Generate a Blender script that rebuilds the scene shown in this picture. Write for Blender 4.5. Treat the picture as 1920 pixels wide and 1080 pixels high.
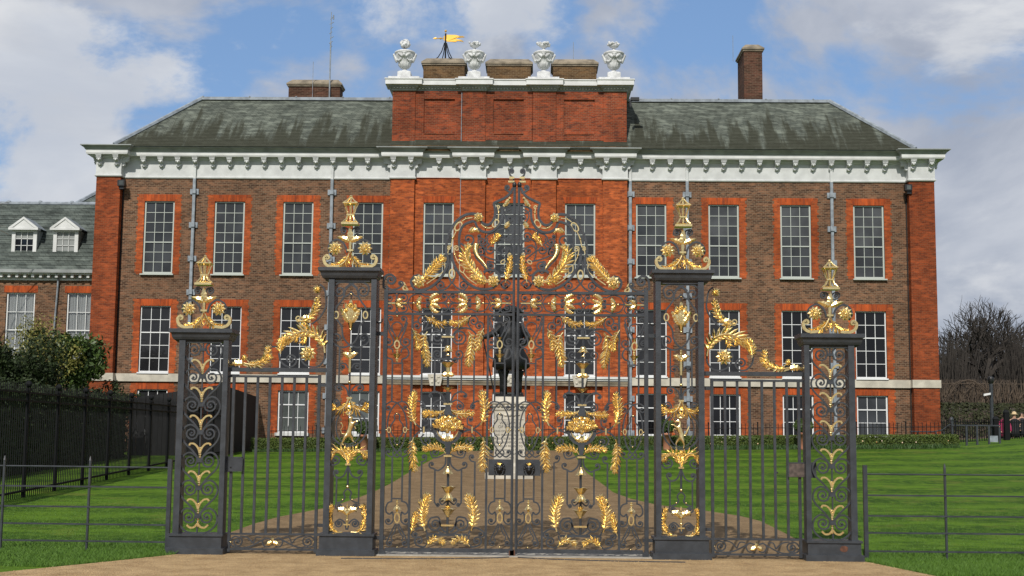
import bpy, math, random
from mathutils import Matrix, Vector, noise
random.seed(7)
R = math.radians
D = bpy.data
for o in list(D.objects): D.objects.remove(o)
scn = bpy.context.scene
C = scn.collection

# ------------------------------------------------------------------ camera
CAM_H, YAW, PITCH, ROLL, FPX = 1.62, R(1.07), R(6.48), 0.0095, 2500.0
cam = D.objects.new('camera', D.cameras.new('camera')); C.objects.link(cam)
CR = Matrix.Rotation(YAW, 3, 'Z') @ Matrix.Rotation(R(90) + PITCH, 3, 'X') @ Matrix.Rotation(ROLL, 3, 'Z')
cam.matrix_world = Matrix.Translation((0, 0, CAM_H)) @ CR.to_4x4()
cam.data.sensor_width = 36; cam.data.lens = 36 * FPX / 1920
cam.data.clip_end = 5000
scn.camera = cam

# ------------------------------------------------------------------ light
SUN_EL, SUN_AZ = R(42), R(12)          # azimuth: behind the camera, turned to the left
sdir = Vector((-math.sin(SUN_AZ) * math.cos(SUN_EL), -math.cos(SUN_AZ) * math.cos(SUN_EL), math.sin(SUN_EL)))
sl = D.lights.new('sun', 'SUN'); sl.energy = 4.2; sl.angle = R(0.53); sl.color = (1.0, 0.95, 0.87)
so = D.objects.new('sun', sl); C.objects.link(so); so.rotation_euler = (-sdir).to_track_quat('-Z', 'Y').to_euler()
so.location = (-20, -30, 40)
w = D.worlds.new('World'); scn.world = w; w.use_nodes = True
nt = w.node_tree; nt.nodes.clear()
def N(t, typ, **k):
    n = t.nodes.new(typ)
    for a, b in k.items(): setattr(n, a, b)
    return n
def mth(t, op, a, b=None, c=None, clamp=False):
    n = N(t, 'ShaderNodeMath', operation=op, use_clamp=clamp)
    for i, x in enumerate((a, b, c)):
        if x is None: continue
        if hasattr(x, 'links'): t.links.new(x, n.inputs[i])
        else: n.inputs[i].default_value = x
    return n.outputs[0]
def mixc(t, f, a, b):
    n = N(t, 'ShaderNodeMix', data_type='RGBA')
    for s, x in ((n.inputs[0], f), (n.inputs[6], a), (n.inputs[7], b)):
        if hasattr(x, 'links'): t.links.new(x, s)
        elif isinstance(x, (tuple, list)): s.default_value = (*x[:3], 1)
        else: s.default_value = x
    return n.outputs[2]
def ramp(t, f, stops):
    n = N(t, 'ShaderNodeMapRange', clamp=True, interpolation_type='SMOOTHSTEP')
    t.links.new(f, n.inputs[0]); n.inputs[1].default_value, n.inputs[2].default_value = stops
    return n.outputs[0]
CLOUD_A, CLOUD_B, CLOUD_C = (16.29, 1.92, 18.27), (14.61, 5.15, 8.55), (0.68, 2.95, 12.74)
sky = N(nt, 'ShaderNodeTexSky', sky_type='NISHITA'); sky.sun_disc = False
sky.sun_elevation = SUN_EL; sky.sun_rotation = R(180) + SUN_AZ; sky.air_density = 1.0; sky.dust_density = 0.3; sky.ozone_density = 2.0
tc = N(nt, 'ShaderNodeTexCoord')
sx = N(nt, 'ShaderNodeSeparateXYZ'); nt.links.new(tc.outputs['Generated'], sx.inputs[0])
# broken cumulus in every direction: soft grey masses with whiter heads, blue between
def cloud_noise(loc, scale, detail, rough, dist=0.0, zs=1.7):
    mp = N(nt, 'ShaderNodeMapping'); nt.links.new(tc.outputs['Generated'], mp.inputs[0])
    mp.inputs['Location'].default_value = loc; mp.inputs['Scale'].default_value = (1, 1, zs)
    n = N(nt, 'ShaderNodeTexNoise'); n.inputs['Scale'].default_value = scale; n.inputs['Detail'].default_value = detail
    n.inputs['Roughness'].default_value = rough; n.inputs['Distortion'].default_value = dist
    nt.links.new(mp.outputs[0], n.inputs['Vector']); return n.outputs[0]
cover = ramp(nt, cloud_noise(CLOUD_A, 3.3, 8, 0.56, 0.3), (0.36, 0.44))
core = ramp(nt, cloud_noise(CLOUD_B, 5.0, 9, 0.55, 0.4), (0.36, 0.66))
head = ramp(nt, cloud_noise(CLOUD_C, 4.2, 10, 0.60, 0.2), (0.50, 0.60))
ccol = mixc(nt, core, (3.3, 3.65, 4.45), (5.5, 5.7, 6.2))
veil = mixc(nt, 0.5, sky.outputs[0], (1.9, 3.5, 6.6))      # thin high haze in the blue
skyc = mixc(nt, mth(nt, 'MULTIPLY', cover, 0.93), veil, ccol)
skyc = mixc(nt, mth(nt, 'MULTIPLY', head, 0.92), skyc, mixc(nt, core, (5.2, 5.5, 6.1), (7.0, 7.15, 7.4)))
bg = N(nt, 'ShaderNodeBackground'); bg.inputs[1].default_value = 0.115; nt.links.new(skyc, bg.inputs[0])
wo = N(nt, 'ShaderNodeOutputWorld'); nt.links.new(bg.outputs[0], wo.inputs[0])
scn.view_settings.view_transform = 'Standard'; scn.view_settings.look = 'None'
scn.view_settings.exposure = -0.1; scn.view_settings.gamma = 1; scn.view_settings.use_curve_mapping = False

# ------------------------------------------------------------------ helpers
def at(px, py, Y):
    d = CR @ Vector(((px - 960) / FPX, -(py - 540) / FPX, -1)); k = Y / d.y
    return d.x * k, d.z * k + CAM_H
def ground(x, y):
    t = min(max((y - 19.6) / 30.4, 0), 1)
    return -0.035 + t * (1.295 + 0.0148 * x + 0.055 * min(max(0.0, x - 15.5), 25))

M = {}
def mat(name, col, rough=0.7, metal=0.0, spec=0.5, var=0.0, vscale=3.0, bump=0.0, bscale=40.0):
    m = D.materials.new(name); m.use_nodes = True; t = m.node_tree
    b = t.nodes['Principled BSDF']
    b.inputs['Base Color'].default_value = (*col, 1); b.inputs['Roughness'].default_value = rough
    b.inputs['Metallic'].default_value = metal; b.inputs['Specular IOR Level'].default_value = spec
    if var or bump:
        g = N(t, 'ShaderNodeNewGeometry')
    if var:
        n = N(t, 'ShaderNodeTexNoise'); n.inputs['Scale'].default_value = vscale; n.inputs['Detail'].default_value = 6
        t.links.new(g.outputs['Position'], n.inputs['Vector'])
        f = ramp(t, n.outputs[0], (0.3, 0.7))
        t.links.new(mixc(t, f, tuple(c * (1 - var) for c in col), tuple(min(1, c * (1 + var)) for c in col)), b.inputs['Base Color'])
    if bump:
        n = N(t, 'ShaderNodeTexNoise'); n.inputs['Scale'].default_value = bscale; n.inputs['Detail'].default_value = 4
        t.links.new(g.outputs['Position'], n.inputs['Vector'])
        bp = N(t, 'ShaderNodeBump'); bp.inputs['Strength'].default_value = bump; bp.inputs['Distance'].default_value = 0.02
        t.links.new(n.outputs[0], bp.inputs['Height']); t.links.new(bp.outputs[0], b.inputs['Normal'])
    M[name] = m
    return m
def brick(name, c1, c2, mortar, bw=0.225, bh=0.075, ms=0.011, swap=False, zmul=1.0, stain=None, dirt=0.35, offs=0.5, dark=None):
    m = D.materials.new(name); m.use_nodes = True; t = m.node_tree; b = t.nodes['Principled BSDF']
    b.inputs['Roughness'].default_value = 0.85; b.inputs['Specular IOR Level'].default_value = 0.1
    g = N(t, 'ShaderNodeNewGeometry'); s = N(t, 'ShaderNodeSeparateXYZ'); t.links.new(g.outputs['Position'], s.inputs[0])
    c = N(t, 'ShaderNodeCombineXYZ')
    u = mth(t, 'ADD', s.outputs[0], s.outputs[1]); v = mth(t, 'MULTIPLY', s.outputs[2], zmul)
    if swap: u, v = v, u
    t.links.new(u, c.inputs[0]); t.links.new(v, c.inputs[1])
    br = N(t, 'ShaderNodeTexBrick'); br.offset = offs; t.links.new(c.outputs[0], br.inputs['Vector'])
    br.inputs['Scale'].default_value = 1; br.inputs['Brick Width'].default_value = bw; br.inputs['Row Height'].default_value = bh
    br.inputs['Mortar Size'].default_value = ms; br.inputs['Mortar Smooth'].default_value = 0.3
    br.inputs['Color1'].default_value = (*c1, 1); br.inputs['Color2'].default_value = (*c2, 1); br.inputs['Mortar'].default_value = (*mortar, 1)
    col = br.outputs['Color']
    # single odd bricks, darker or paler than their neighbours
    sn = N(t, 'ShaderNodeVectorMath', operation='DIVIDE'); t.links.new(c.outputs[0], sn.inputs[0]); sn.inputs[1].default_value = (bw, bh, 1)
    wn = N(t, 'ShaderNodeTexNoise'); wn.inputs['Scale'].default_value = 0.62; wn.inputs['Detail'].default_value = 3
    t.links.new(sn.outputs[0], wn.inputs['Vector'])
    col = mixc(t, mth(t, 'MULTIPLY', ramp(t, wn.outputs[0], (0.54, 0.66)), 0.62), col, dark or tuple(x * 0.35 for x in c1))
    wn2 = N(t, 'ShaderNodeTexNoise'); wn2.inputs['Scale'].default_value = 0.42; wn2.inputs['Detail'].default_value = 4
    t.links.new(sn.outputs[0], wn2.inputs['Vector'])
    col = mixc(t, mth(t, 'MULTIPLY', ramp(t, wn2.outputs[0], (0.50, 0.66)), 0.55), col, tuple(min(1, x * 1.5) for x in c1))
    # broad weathering
    n = N(t, 'ShaderNodeTexNoise'); n.inputs['Scale'].default_value = 0.55; n.inputs['Detail'].default_value = 8; n.inputs['Roughness'].default_value = 0.62
    t.links.new(g.outputs['Position'], n.inputs['Vector'])
    hs = N(t, 'ShaderNodeHueSaturation'); t.links.new(col, hs.inputs['Color'])
    mr = N(t, 'ShaderNodeMapRange'); t.links.new(n.outputs[0], mr.inputs[0]); mr.inputs[1].default_value = 0.3; mr.inputs[2].default_value = 0.7
    mr.inputs[3].default_value = 1 - dirt; mr.inputs[4].default_value = 1 + dirt * 0.6; t.links.new(mr.outputs[0], hs.inputs['Value'])
    col = hs.outputs[0]
    if stain:                      # streaks running down the slope (x fine, z coarse)
        mp = N(t, 'ShaderNodeMapping'); t.links.new(g.outputs['Position'], mp.inputs[0]); mp.inputs['Scale'].default_value = (2.1, 0.0, 0.30)
        sn2 = N(t, 'ShaderNodeTexNoise'); sn2.inputs['Scale'].default_value = 1.0; sn2.inputs['Detail'].default_value = 7; sn2.inputs['Roughness'].default_value = 0.6
        t.links.new(mp.outputs[0], sn2.inputs['Vector'])
        # algae spreads below a ragged line part-way up the roof
        zl = N(t, 'ShaderNodeMapRange'); t.links.new(s.outputs[2], zl.inputs[0]); zl.inputs[1].default_value = stain[1]; zl.inputs[2].default_value = stain[0]
        zl.inputs[3].default_value = -0.17; zl.inputs[4].default_value = 0.15
        f = ramp(t, mth(t, 'ADD', sn2.outputs[0], zl.outputs[0]), (0.46, 0.59))
        col = mixc(t, mth(t, 'MULTIPLY', f, 0.85), col, stain[2])
    t.links.new(col, b.inputs['Base Color'])
    bp = N(t, 'ShaderNodeBump'); bp.inputs['Strength'].default_value = 0.6; bp.inputs['Distance'].default_value = 0.012; bp.invert = True
    t.links.new(br.outputs['Fac'], bp.inputs['Height']); t.links.new(bp.outputs[0], b.inputs['Normal'])
    M[name] = m

brick('brown_brick', (0.192, 0.098, 0.056), (0.060, 0.033, 0.023), (0.215, 0.155, 0.105), bw=0.175, bh=0.069, ms=0.010, dirt=0.28)
brick('red_brick', (0.42, 0.102, 0.031), (0.215, 0.048, 0.017), (0.30, 0.115, 0.055), bw=0.175, bh=0.069, ms=0.006, dirt=0.32, dark=(0.12, 0.035, 0.025))
brick('orange_brick', (0.40, 0.088, 0.026), (0.24, 0.054, 0.018), (0.32, 0.115, 0.055), bw=0.175, bh=0.069, ms=0.007, dirt=0.42, dark=(0.2, 0.05, 0.03))
brick('arch_brick', (0.40, 0.078, 0.021), (0.26, 0.050, 0.016), (0.33, 0.11, 0.05), bw=0.45, bh=0.07, ms=0.005, swap=True, dirt=0.25, dark=(0.16, 0.045, 0.03))
brick('attic_brick', (0.270, 0.060, 0.024), (0.140, 0.033, 0.017), (0.23, 0.115, 0.07), bw=0.175, bh=0.069, ms=0.009, dirt=0.5, dark=(0.07, 0.03, 0.025))
brick('dark_red_brick', (0.265, 0.060, 0.021), (0.150, 0.035, 0.015), (0.25, 0.105, 0.055), bw=0.175, bh=0.069, ms=0.006, dirt=0.35, dark=(0.09, 0.028, 0.018))
brick('chimney_brick', (0.135, 0.078, 0.036), (0.075, 0.042, 0.024), (0.17, 0.125, 0.07), ms=0.012, dirt=0.45)
brick('chimney_dark', (0.10, 0.045, 0.03), (0.05, 0.028, 0.02), (0.12, 0.08, 0.055), ms=0.012, dirt=0.45)
brick('slate', (0.150, 0.166, 0.138), (0.082, 0.094, 0.080), (0.050, 0.055, 0.05), bw=0.24, bh=0.118, ms=0.009, zmul=1.42, dirt=0.25, stain=(13.0, 15.6, (0.040, 0.041, 0.028)))
brick('wing_slate', (0.108, 0.126, 0.113), (0.068, 0.082, 0.075), (0.045, 0.052, 0.05), bw=0.26, bh=0.14, ms=0.009, zmul=1.28, dirt=0.3)
mat('white_paint', (0.60, 0.61, 0.60), 0.5, var=0.10, vscale=2.2)
mat('frieze_paint', (0.52, 0.535, 0.53), 0.5, var=0.10, vscale=2.6)
mat('gutter_grey', (0.26, 0.28, 0.275), 0.6, var=0.2, vscale=2)
mat('lead', (0.22, 0.25, 0.28), 0.55, var=0.25, vscale=5)
mat('sash_grey', (0.43, 0.46, 0.42), 0.5)
mat('sash_white', (0.72, 0.73, 0.73), 0.5)
mat('stone', (0.48, 0.445, 0.37), 0.75, var=0.18, vscale=2.5, bump=0.15)
mat('urn_stone', (0.55, 0.56, 0.56), 0.6, var=0.2, vscale=5)
mat('cap_stone', (0.21, 0.175, 0.125), 0.9, var=0.35, vscale=3, bump=0.4)
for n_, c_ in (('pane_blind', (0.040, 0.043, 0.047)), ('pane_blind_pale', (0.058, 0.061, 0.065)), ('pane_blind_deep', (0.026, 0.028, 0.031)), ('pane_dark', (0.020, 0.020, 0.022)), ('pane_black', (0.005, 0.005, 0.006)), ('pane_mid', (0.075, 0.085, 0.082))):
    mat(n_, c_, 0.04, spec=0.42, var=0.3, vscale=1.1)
mat('iron', (0.035, 0.040, 0.047), 0.42, spec=0.5, var=0.22, vscale=9, bump=0.12, bscale=60)
mat('iron_dark', (0.014, 0.015, 0.017), 0.45, spec=0.5)
mat('black_iron', (0.0045, 0.005, 0.006), 0.65, spec=0.2)
mat('gold', (0.95, 0.72, 0.34), 0.27, metal=1.0, bump=0.12, bscale=45, var=0.10, vscale=25)
mat('gilt_flag', (0.70, 0.42, 0.08), 0.5, metal=0.6)
mat('bronze', (0.007, 0.0075, 0.008), 0.5, spec=0.3, bump=0.3, bscale=14)
mat('rust', (0.11, 0.045, 0.025), 0.8, var=0.3, vscale=30)
mat('terracotta', (0.40, 0.17, 0.10), 0.8, var=0.15, vscale=6)
mat('bark', (0.028, 0.023, 0.019), 0.9, var=0.3, vscale=2)
mat('twig', (0.075, 0.055, 0.038), 0.9, var=0.3, vscale=2)
mat('soil', (0.07, 0.05, 0.035), 0.95, var=0.3, vscale=5)
mat('inscription', (0.10, 0.095, 0.09), 0.8)
mat('plastic_white', (0.7, 0.7, 0.7), 0.4)
mat('plastic_black', (0.012, 0.012, 0.013), 0.4)
mat('curtain', (0.25, 0.265, 0.26), 0.8)
mat('lock_rust', (0.075, 0.056, 0.047), 0.7, var=0.4, vscale=18)
mat('board', (0.006, 0.0062, 0.007), 0.8, var=0.3, vscale=4)
mat('concrete', (0.33, 0.31, 0.27), 0.85, var=0.15, vscale=6, bump=0.2)
mat('pink_cloth', (0.33, 0.02, 0.09), 0.8); mat('dark_cloth', (0.012, 0.012, 0.016), 0.8); mat('skin', (0.50, 0.30, 0.21), 0.6); mat('straw', (0.55, 0.42, 0.24), 0.8); mat('hair', (0.03, 0.02, 0.012), 0.7)
def leafmat(name, c1, c2, rough=0.5, trans=0.25):
    m = D.materials.new(name); m.use_nodes = True; t = m.node_tree; b = t.nodes['Principled BSDF']
    g = N(t, 'ShaderNodeNewGeometry')
    n = N(t, 'ShaderNodeTexNoise'); n.inputs['Scale'].default_value = 2.2; n.inputs['Detail'].default_value = 5
    t.links.new(g.outputs['Position'], n.inputs['Vector'])
    f = mth(t, 'ADD', mth(t, 'MULTIPLY', g.outputs['Random Per Island'], 0.6), mth(t, 'MULTIPLY', n.outputs[0], 0.5), clamp=True)
    t.links.new(mixc(t, f, c1, c2), b.inputs['Base Color']); b.inputs['Roughness'].default_value = rough
    b.inputs['Specular IOR Level'].default_value = 0.35
    M[name] = m
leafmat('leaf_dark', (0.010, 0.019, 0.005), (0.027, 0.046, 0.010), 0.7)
leafmat('leaf_olive', (0.11, 0.115, 0.022), (0.25, 0.235, 0.055), 0.6)
leafmat('leaf_glossy', (0.022, 0.048, 0.012), (0.085, 0.13, 0.03), 0.45)
leafmat('leaf_hedge', (0.035, 0.060, 0.010), (0.105, 0.145, 0.028), 0.6)
leafmat('leaf_bed', (0.018, 0.046, 0.008), (0.050, 0.100, 0.022), 0.6)
leafmat('leaf_bank', (0.014, 0.020, 0.007), (0.042, 0.046, 0.016), 0.8)
leafmat('blade', (0.034, 0.090, 0.007), (0.095, 0.185, 0.020), 0.6)
leafmat('petal', (0.7, 0.7, 0.6), (0.75, 0.35, 0.1), 0.6)
m = D.materials.new('clear_glass'); m.use_nodes = True; t = m.node_tree; t.nodes.clear()
gl = N(t, 'ShaderNodeBsdfGlossy'); gl.inputs['Roughness'].default_value = 0.03; tr = N(t, 'ShaderNodeBsdfTransparent'); mx = N(t, 'ShaderNodeMixShader'); mx.inputs[0].default_value = 0.07; t.links.new(tr.outputs[0], mx.inputs[1]); t.links.new(gl.outputs[0], mx.inputs[2])
oo = N(t, 'ShaderNodeOutputMaterial'); t.links.new(mx.outputs[0], oo.inputs[0]); M['clear_glass'] = m

def ground_mats():
    m = D.materials.new('lawn'); m.use_nodes = True; t = m.node_tree; b = t.nodes['Principled BSDF']
    g = N(t, 'ShaderNodeNewGeometry'); b.inputs['Roughness'].default_value = 0.9; b.inputs['Specular IOR Level'].default_value = 0.15
    s = N(t, 'ShaderNodeSeparateXYZ'); t.links.new(g.outputs['Position'], s.inputs[0])
    # mowing stripes, crossing the slope
    d = mth(t, 'ADD', mth(t, 'MULTIPLY', s.outputs[1], 1.0), mth(t, 'MULTIPLY', s.outputs[0], -0.16))
    n0 = N(t, 'ShaderNodeTexNoise'); n0.inputs['Scale'].default_value = 0.5; n0.inputs['Detail'].default_value = 4; t.links.new(g.outputs['Position'], n0.inputs['Vector'])
    wv = mth(t, 'SINE', mth(t, 'ADD', mth(t, 'MULTIPLY', d, 2.3), mth(t, 'MULTIPLY', n0.outputs[0], 9.0)))
    st = mth(t, 'ADD', mth(t, 'MULTIPLY', wv, 0.5), 0.5)
    n1 = N(t, 'ShaderNodeTexNoise'); n1.inputs['Scale'].default_value = 15; n1.inputs['Detail'].default_value = 8; n1.inputs['Roughness'].default_value = 0.72
    mp = N(t, 'ShaderNodeMapping'); mp.inputs['Scale'].default_value = (0.5, 0.25, 1); t.links.new(g.outputs['Position'], mp.inputs[0]); t.links.new(mp.outputs[0], n1.inputs['Vector'])
    n2 = N(t, 'ShaderNodeTexNoise'); n2.inputs['Scale'].default_value = 1.1; n2.inputs['Detail'].default_value = 5; t.links.new(g.outputs['Position'], n2.inputs['Vector'])
    n3 = N(t, 'ShaderNodeTexNoise'); n3.inputs['Scale'].default_value = 2.4; n3.inputs['Detail'].default_value = 8; n3.inputs['Roughness'].default_value = 0.68
    mp3 = N(t, 'ShaderNodeMapping'); mp3.inputs['Scale'].default_value = (0.45, 1.3, 1); mp3.inputs['Rotation'].default_value = (0, 0, 0.15); t.links.new(g.outputs['Position'], mp3.inputs[0]); t.links.new(mp3.outputs[0], n3.inputs['Vector'])
    c = mixc(t, st, (0.022, 0.064, 0.003), (0.082, 0.162, 0.009))
    c = mixc(t, mth(t, 'MULTIPLY', ramp(t, n1.outputs[0], (0.42, 0.62)), 0.75), c, (0.098, 0.178, 0.013))
    c = mixc(t, mth(t, 'MULTIPLY', ramp(t, n3.outputs[0], (0.48, 0.62)), 0.7), c, (0.019, 0.052, 0.003))
    c = mixc(t, mth(t, 'MULTIPLY', ramp(t, n2.outputs[0], (0.55, 0.72)), 0.55), c, (0.130, 0.150, 0.026))
    t.links.new(c, b.inputs['Base Color'])
    bp = N(t, 'ShaderNodeBump'); bp.inputs['Strength'].default_value = 0.9; bp.inputs['Distance'].default_value = 0.07
    t.links.new(n1.outputs[0], bp.inputs['Height']); t.links.new(bp.outputs[0], b.inputs['Normal']); M['lawn'] = m
    for name, ca, cb, sc in (('gravel', (0.27, 0.175, 0.085), (0.53, 0.375, 0.200), 55), ('path_gravel', (0.130, 0.086, 0.044), (0.27, 0.185, 0.100), 45)):
        m = D.materials.new(name); m.use_nodes = True; t = m.node_tree; b = t.nodes['Principled BSDF']
        g = N(t, 'ShaderNodeNewGeometry'); b.inputs['Roughness'].default_value = 0.9; b.inputs['Specular IOR Level'].default_value = 0.2
        v = N(t, 'ShaderNodeTexVoronoi'); v.inputs['Scale'].default_value = sc; t.links.new(g.outputs['Position'], v.inputs['Vector'])
        sp = N(t, 'ShaderNodeSeparateColor'); t.links.new(v.outputs['Color'], sp.inputs[0])
        n2 = N(t, 'ShaderNodeTexNoise'); n2.inputs['Scale'].default_value = 2.6; n2.inputs['Detail'].default_value = 10; n2.inputs['Roughness'].default_value = 0.65; t.links.new(g.outputs['Position'], n2.inputs['Vector'])
        f = mth(t, 'ADD', mth(t, 'MULTIPLY', sp.outputs[0], 0.55), mth(t, 'MULTIPLY', mth(t, 'SUBTRACT', n2.outputs[0], 0.40), 2.0), clamp=True)
        t.links.new(mixc(t, f, ca, cb), b.inputs['Base Color'])
        bp = N(t, 'ShaderNodeBump'); bp.inputs['Strength'].default_value = 0.8; bp.inputs['Distance'].default_value = 0.02; bp.invert = True
        t.links.new(v.outputs['Distance'], bp.inputs['Height']); t.links.new(bp.outputs[0], b.inputs['Normal']); M[name] = m
ground_mats()

def tag(o, label=None, cat=None, group=None, kind=None):
    for k, v in (('label', label), ('category', cat), ('group', group), ('kind', kind)):
        if v: o[k] = v
    return o
def empty(name, loc, label, cat, group=None):
    o = D.objects.new(name, None); C.objects.link(o); o.location = loc; o.empty_display_size = 0.2
    return tag(o, label, cat, group)
def sphere_data(nu, nv):
    v = [(0, 0, 1)]; f = []
    for j in range(1, nv):
        for i in range(nu):
            a = 2 * math.pi * i / nu; b = math.pi * j / nv
            v.append((math.sin(b) * math.cos(a), math.sin(b) * math.sin(a), math.cos(b)))
    v.append((0, 0, -1))
    for i in range(nu): f.append((0, 1 + i, 1 + (i + 1) % nu))
    for j in range(nv - 2):
        for i in range(nu):
            a = 1 + j * nu + i; b = 1 + j * nu + (i + 1) % nu
            f.append((a, a + nu, b + nu, b))
    e = len(v) - 1; s = 1 + (nv - 2) * nu
    for i in range(nu): f.append((e, s + (i + 1) % nu, s + i))
    return v, f
SPH = sphere_data(8, 6)
class MB:
    def __init__(s, sg=1): s.v = []; s.f = []; s.sg = sg
    def add(s, v, f):
        n = len(s.v); s.v += [tuple(p) for p in v]; s.f += [tuple(i + n for i in q) for q in f]; return s
    def box(s, x0, x1, y0, y1, z0, z1):
        return s.add([(x0, y0, z0), (x1, y0, z0), (x1, y1, z0), (x0, y1, z0), (x0, y0, z1), (x1, y0, z1), (x1, y1, z1), (x0, y1, z1)],
                     [(0, 3, 2, 1), (4, 5, 6, 7), (0, 1, 5, 4), (1, 2, 6, 5), (2, 3, 7, 6), (3, 0, 4, 7)])
    def frustum(s, b, tp, z0, z1):          # b, tp = (x0,x1,y0,y1)
        return s.add([(b[0], b[2], z0), (b[1], b[2], z0), (b[1], b[3], z0), (b[0], b[3], z0), (tp[0], tp[2], z1), (tp[1], tp[2], z1), (tp[1], tp[3], z1), (tp[0], tp[3], z1)],
                     [(0, 3, 2, 1), (4, 5, 6, 7), (0, 1, 5, 4), (1, 2, 6, 5), (2, 3, 7, 6), (3, 0, 4, 7)])
    def bar(s, pts, w, d, y=0.0, closed=False, taper=None):
        n = len(pts); v = []; f = []
        for i, p in enumerate(pts):
            a = pts[i - 1] if (i or closed) else p; b = pts[(i + 1) % n] if (i < n - 1 or closed) else p
            tx, tz = b[0] - a[0], b[1] - a[1]; l = math.hypot(tx, tz) or 1; nx, nz = -tz / l, tx / l
            ww = w * (taper(i / (n - 1)) if taper else 1) / 2
            for sx_, sy in ((-1, -1), (1, -1), (1, 1), (-1, 1)): v.append((p[0] + nx * ww * sx_, y + sy * d / 2, p[1] + nz * ww * sx_))
        for i in range(n if closed else n - 1):
            a = 4 * i; b = 4 * ((i + 1) % n)
            for k in range(4): f.append((a + k, a + (k + 1) % 4, b + (k + 1) % 4, b + k))
        if not closed: f += [(3, 2, 1, 0), (4 * n - 4, 4 * n - 3, 4 * n - 2, 4 * n - 1)]
        return s.add(v, f)
    def tube(s, pts, r, k=6, r1=None):
        pts = [Vector(p) for p in pts]; n = len(pts); v = []; f = []
        for i, p in enumerate(pts):
            t = (pts[min(i + 1, n - 1)] - pts[max(i - 1, 0)]).normalized()
            u = t.cross(Vector((0.123, 0.9, 0.35))).normalized(); w_ = t.cross(u)
            rr = r if r1 is None else r + (r1 - r) * i / (n - 1)
            for j in range(k):
                a = 2 * math.pi * j / k; v.append(p + u * math.cos(a) * rr + w_ * math.sin(a) * rr)
        for i in range(n - 1):
            for j in range(k): f.append((i * k + j, i * k + (j + 1) % k, (i + 1) * k + (j + 1) % k, (i + 1) * k + j))
        f += [tuple(range(k))[::-1], tuple((n - 1) * k + j for j in range(k))]
        return s.add(v, f)
    def lathe(s, prof, k=16, c=(0, 0, 0), wob=None):
        v = []; f = []; n = len(prof)
        for (r, z) in prof:
            for j in range(k):
                a = 2 * math.pi * j / k; rr = r * (wob(a, z) if wob else 1)
                v.append((c[0] + rr * math.cos(a), c[1] + rr * math.sin(a), c[2] + z))
        for i in range(n - 1):
            for j in range(k): f.append((i * k + j, i * k + (j + 1) % k, (i + 1) * k + (j + 1) % k, (i + 1) * k + j))
        f += [tuple(range(k))[::-1], tuple((n - 1) * k + j for j in range(k))]
        return s.add(v, f)
    def ball(s, c, r, q=1.0):
        rx, ry, rz = (r, r, r) if not isinstance(r, tuple) else r
        return s.add([(c[0] + p[0] * rx, c[1] + p[1] * ry, c[2] + p[2] * rz) for p in SPH[0]], SPH[1])
    def lobe(s, p, d, t, ln, hb, h=0.012, tip=0.0):
        """a pointed, ridged petal: p base point, d direction, t base tangent (all x,z)"""
        px, pz = p; dx, dz = d; qx, qz = -dz, dx
        f0 = lambda a, b, y: (px + dx * ln * a + qx * b, y, pz + dz * ln * a + qz * b)
        tx, tz = t
        v = []
        for sy in (-1, 1):
            k = 1 if sy < 0 else 0.4
            v += [(px - tx * hb, sy * h * 0.25, pz - tz * hb), (px + tx * hb, sy * h * 0.25, pz + tz * hb), (px, sy * h * k, pz),
                  f0(0.6, hb * 0.85, sy * h * 0.3 + tip * 0.5), f0(0.6, -hb * 0.85, sy * h * 0.3 + tip * 0.5), f0(0.55, 0, sy * h * 1.3 * k + tip * 0.5), f0(1, 0, sy * 0.002 + tip)]
        L_, Rr = (3, 4) if (tx * qx + tz * qz) < 0 else (4, 3)
        fs = []
        for o, fl in ((0, 0), (7, 1)):
            for q in ((0, L_, 5, 2), (2, 5, Rr, 1), (L_, 6, 5), (5, 6, Rr)):
                q = tuple(i + o for i in q); fs.append(q[::-1] if fl else q)
        for a, b in ((0, L_), (L_, 6), (6, Rr), (Rr, 1)): fs.append((a, b, b + 7, a + 7))
        return s.add(v, fs)
    def build(s, name, m, parent=None, smooth=False, loc=(0, 0, 0), flip=False):
        me = D.meshes.new(name); fs = [q[::-1] for q in s.f] if s.sg < 0 or flip else s.f
        me.from_pydata(s.v, [], fs); me.update()
        if smooth: me.polygons.foreach_set('use_smooth', [True] * len(me.polygons))
        me.materials.append(M[m] if isinstance(m, str) else m)
        o = D.objects.new(name, me); C.objects.link(o); o.location = loc
        if parent: o.parent = parent
        return o
def link_copy(o, loc=None, parent=None):
    c = o.copy(); C.objects.link(c)
    if loc: c.location = loc
    if parent: c.parent = parent
    return c
def spl(pts, k=6):
    if len(pts) < 3: return list(pts)
    pts = [p for i, p in enumerate(pts) if not i or p != pts[i - 1]]
    q = [pts[0]] + list(pts) + [pts[-1]]; out = []
    for i in range(1, len(q) - 2):
        p0, p1, p2, p3 = q[i - 1:i + 3]
        for j in range(k):
            t_ = j / k
            out.append(tuple(0.5 * (2 * b + (c - a) * t_ + (2 * a - 5 * b + 4 * c - d) * t_ * t_ + (3 * b - a - 3 * c + d) * t_ ** 3) for a, b, c, d in zip(p0, p1, p2, p3)))
    out.append(tuple(pts[-1])); return out
def volute(p, c, turns, d, rend=0.22):
    r0 = math.hypot(p[0] - c[0], p[1] - c[1]); a0 = math.atan2(p[1] - c[1], p[0] - c[0]); n = max(6, int(turns * 11)); o = []
    for i in range(1, n + 1):
        t_ = i / n; r = r0 * (1 - (1 - rend) * t_); a = a0 + d * 2 * math.pi * turns * t_
        o.append((c[0] + r * math.cos(a), c[1] + r * math.sin(a)))
    return o
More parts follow.
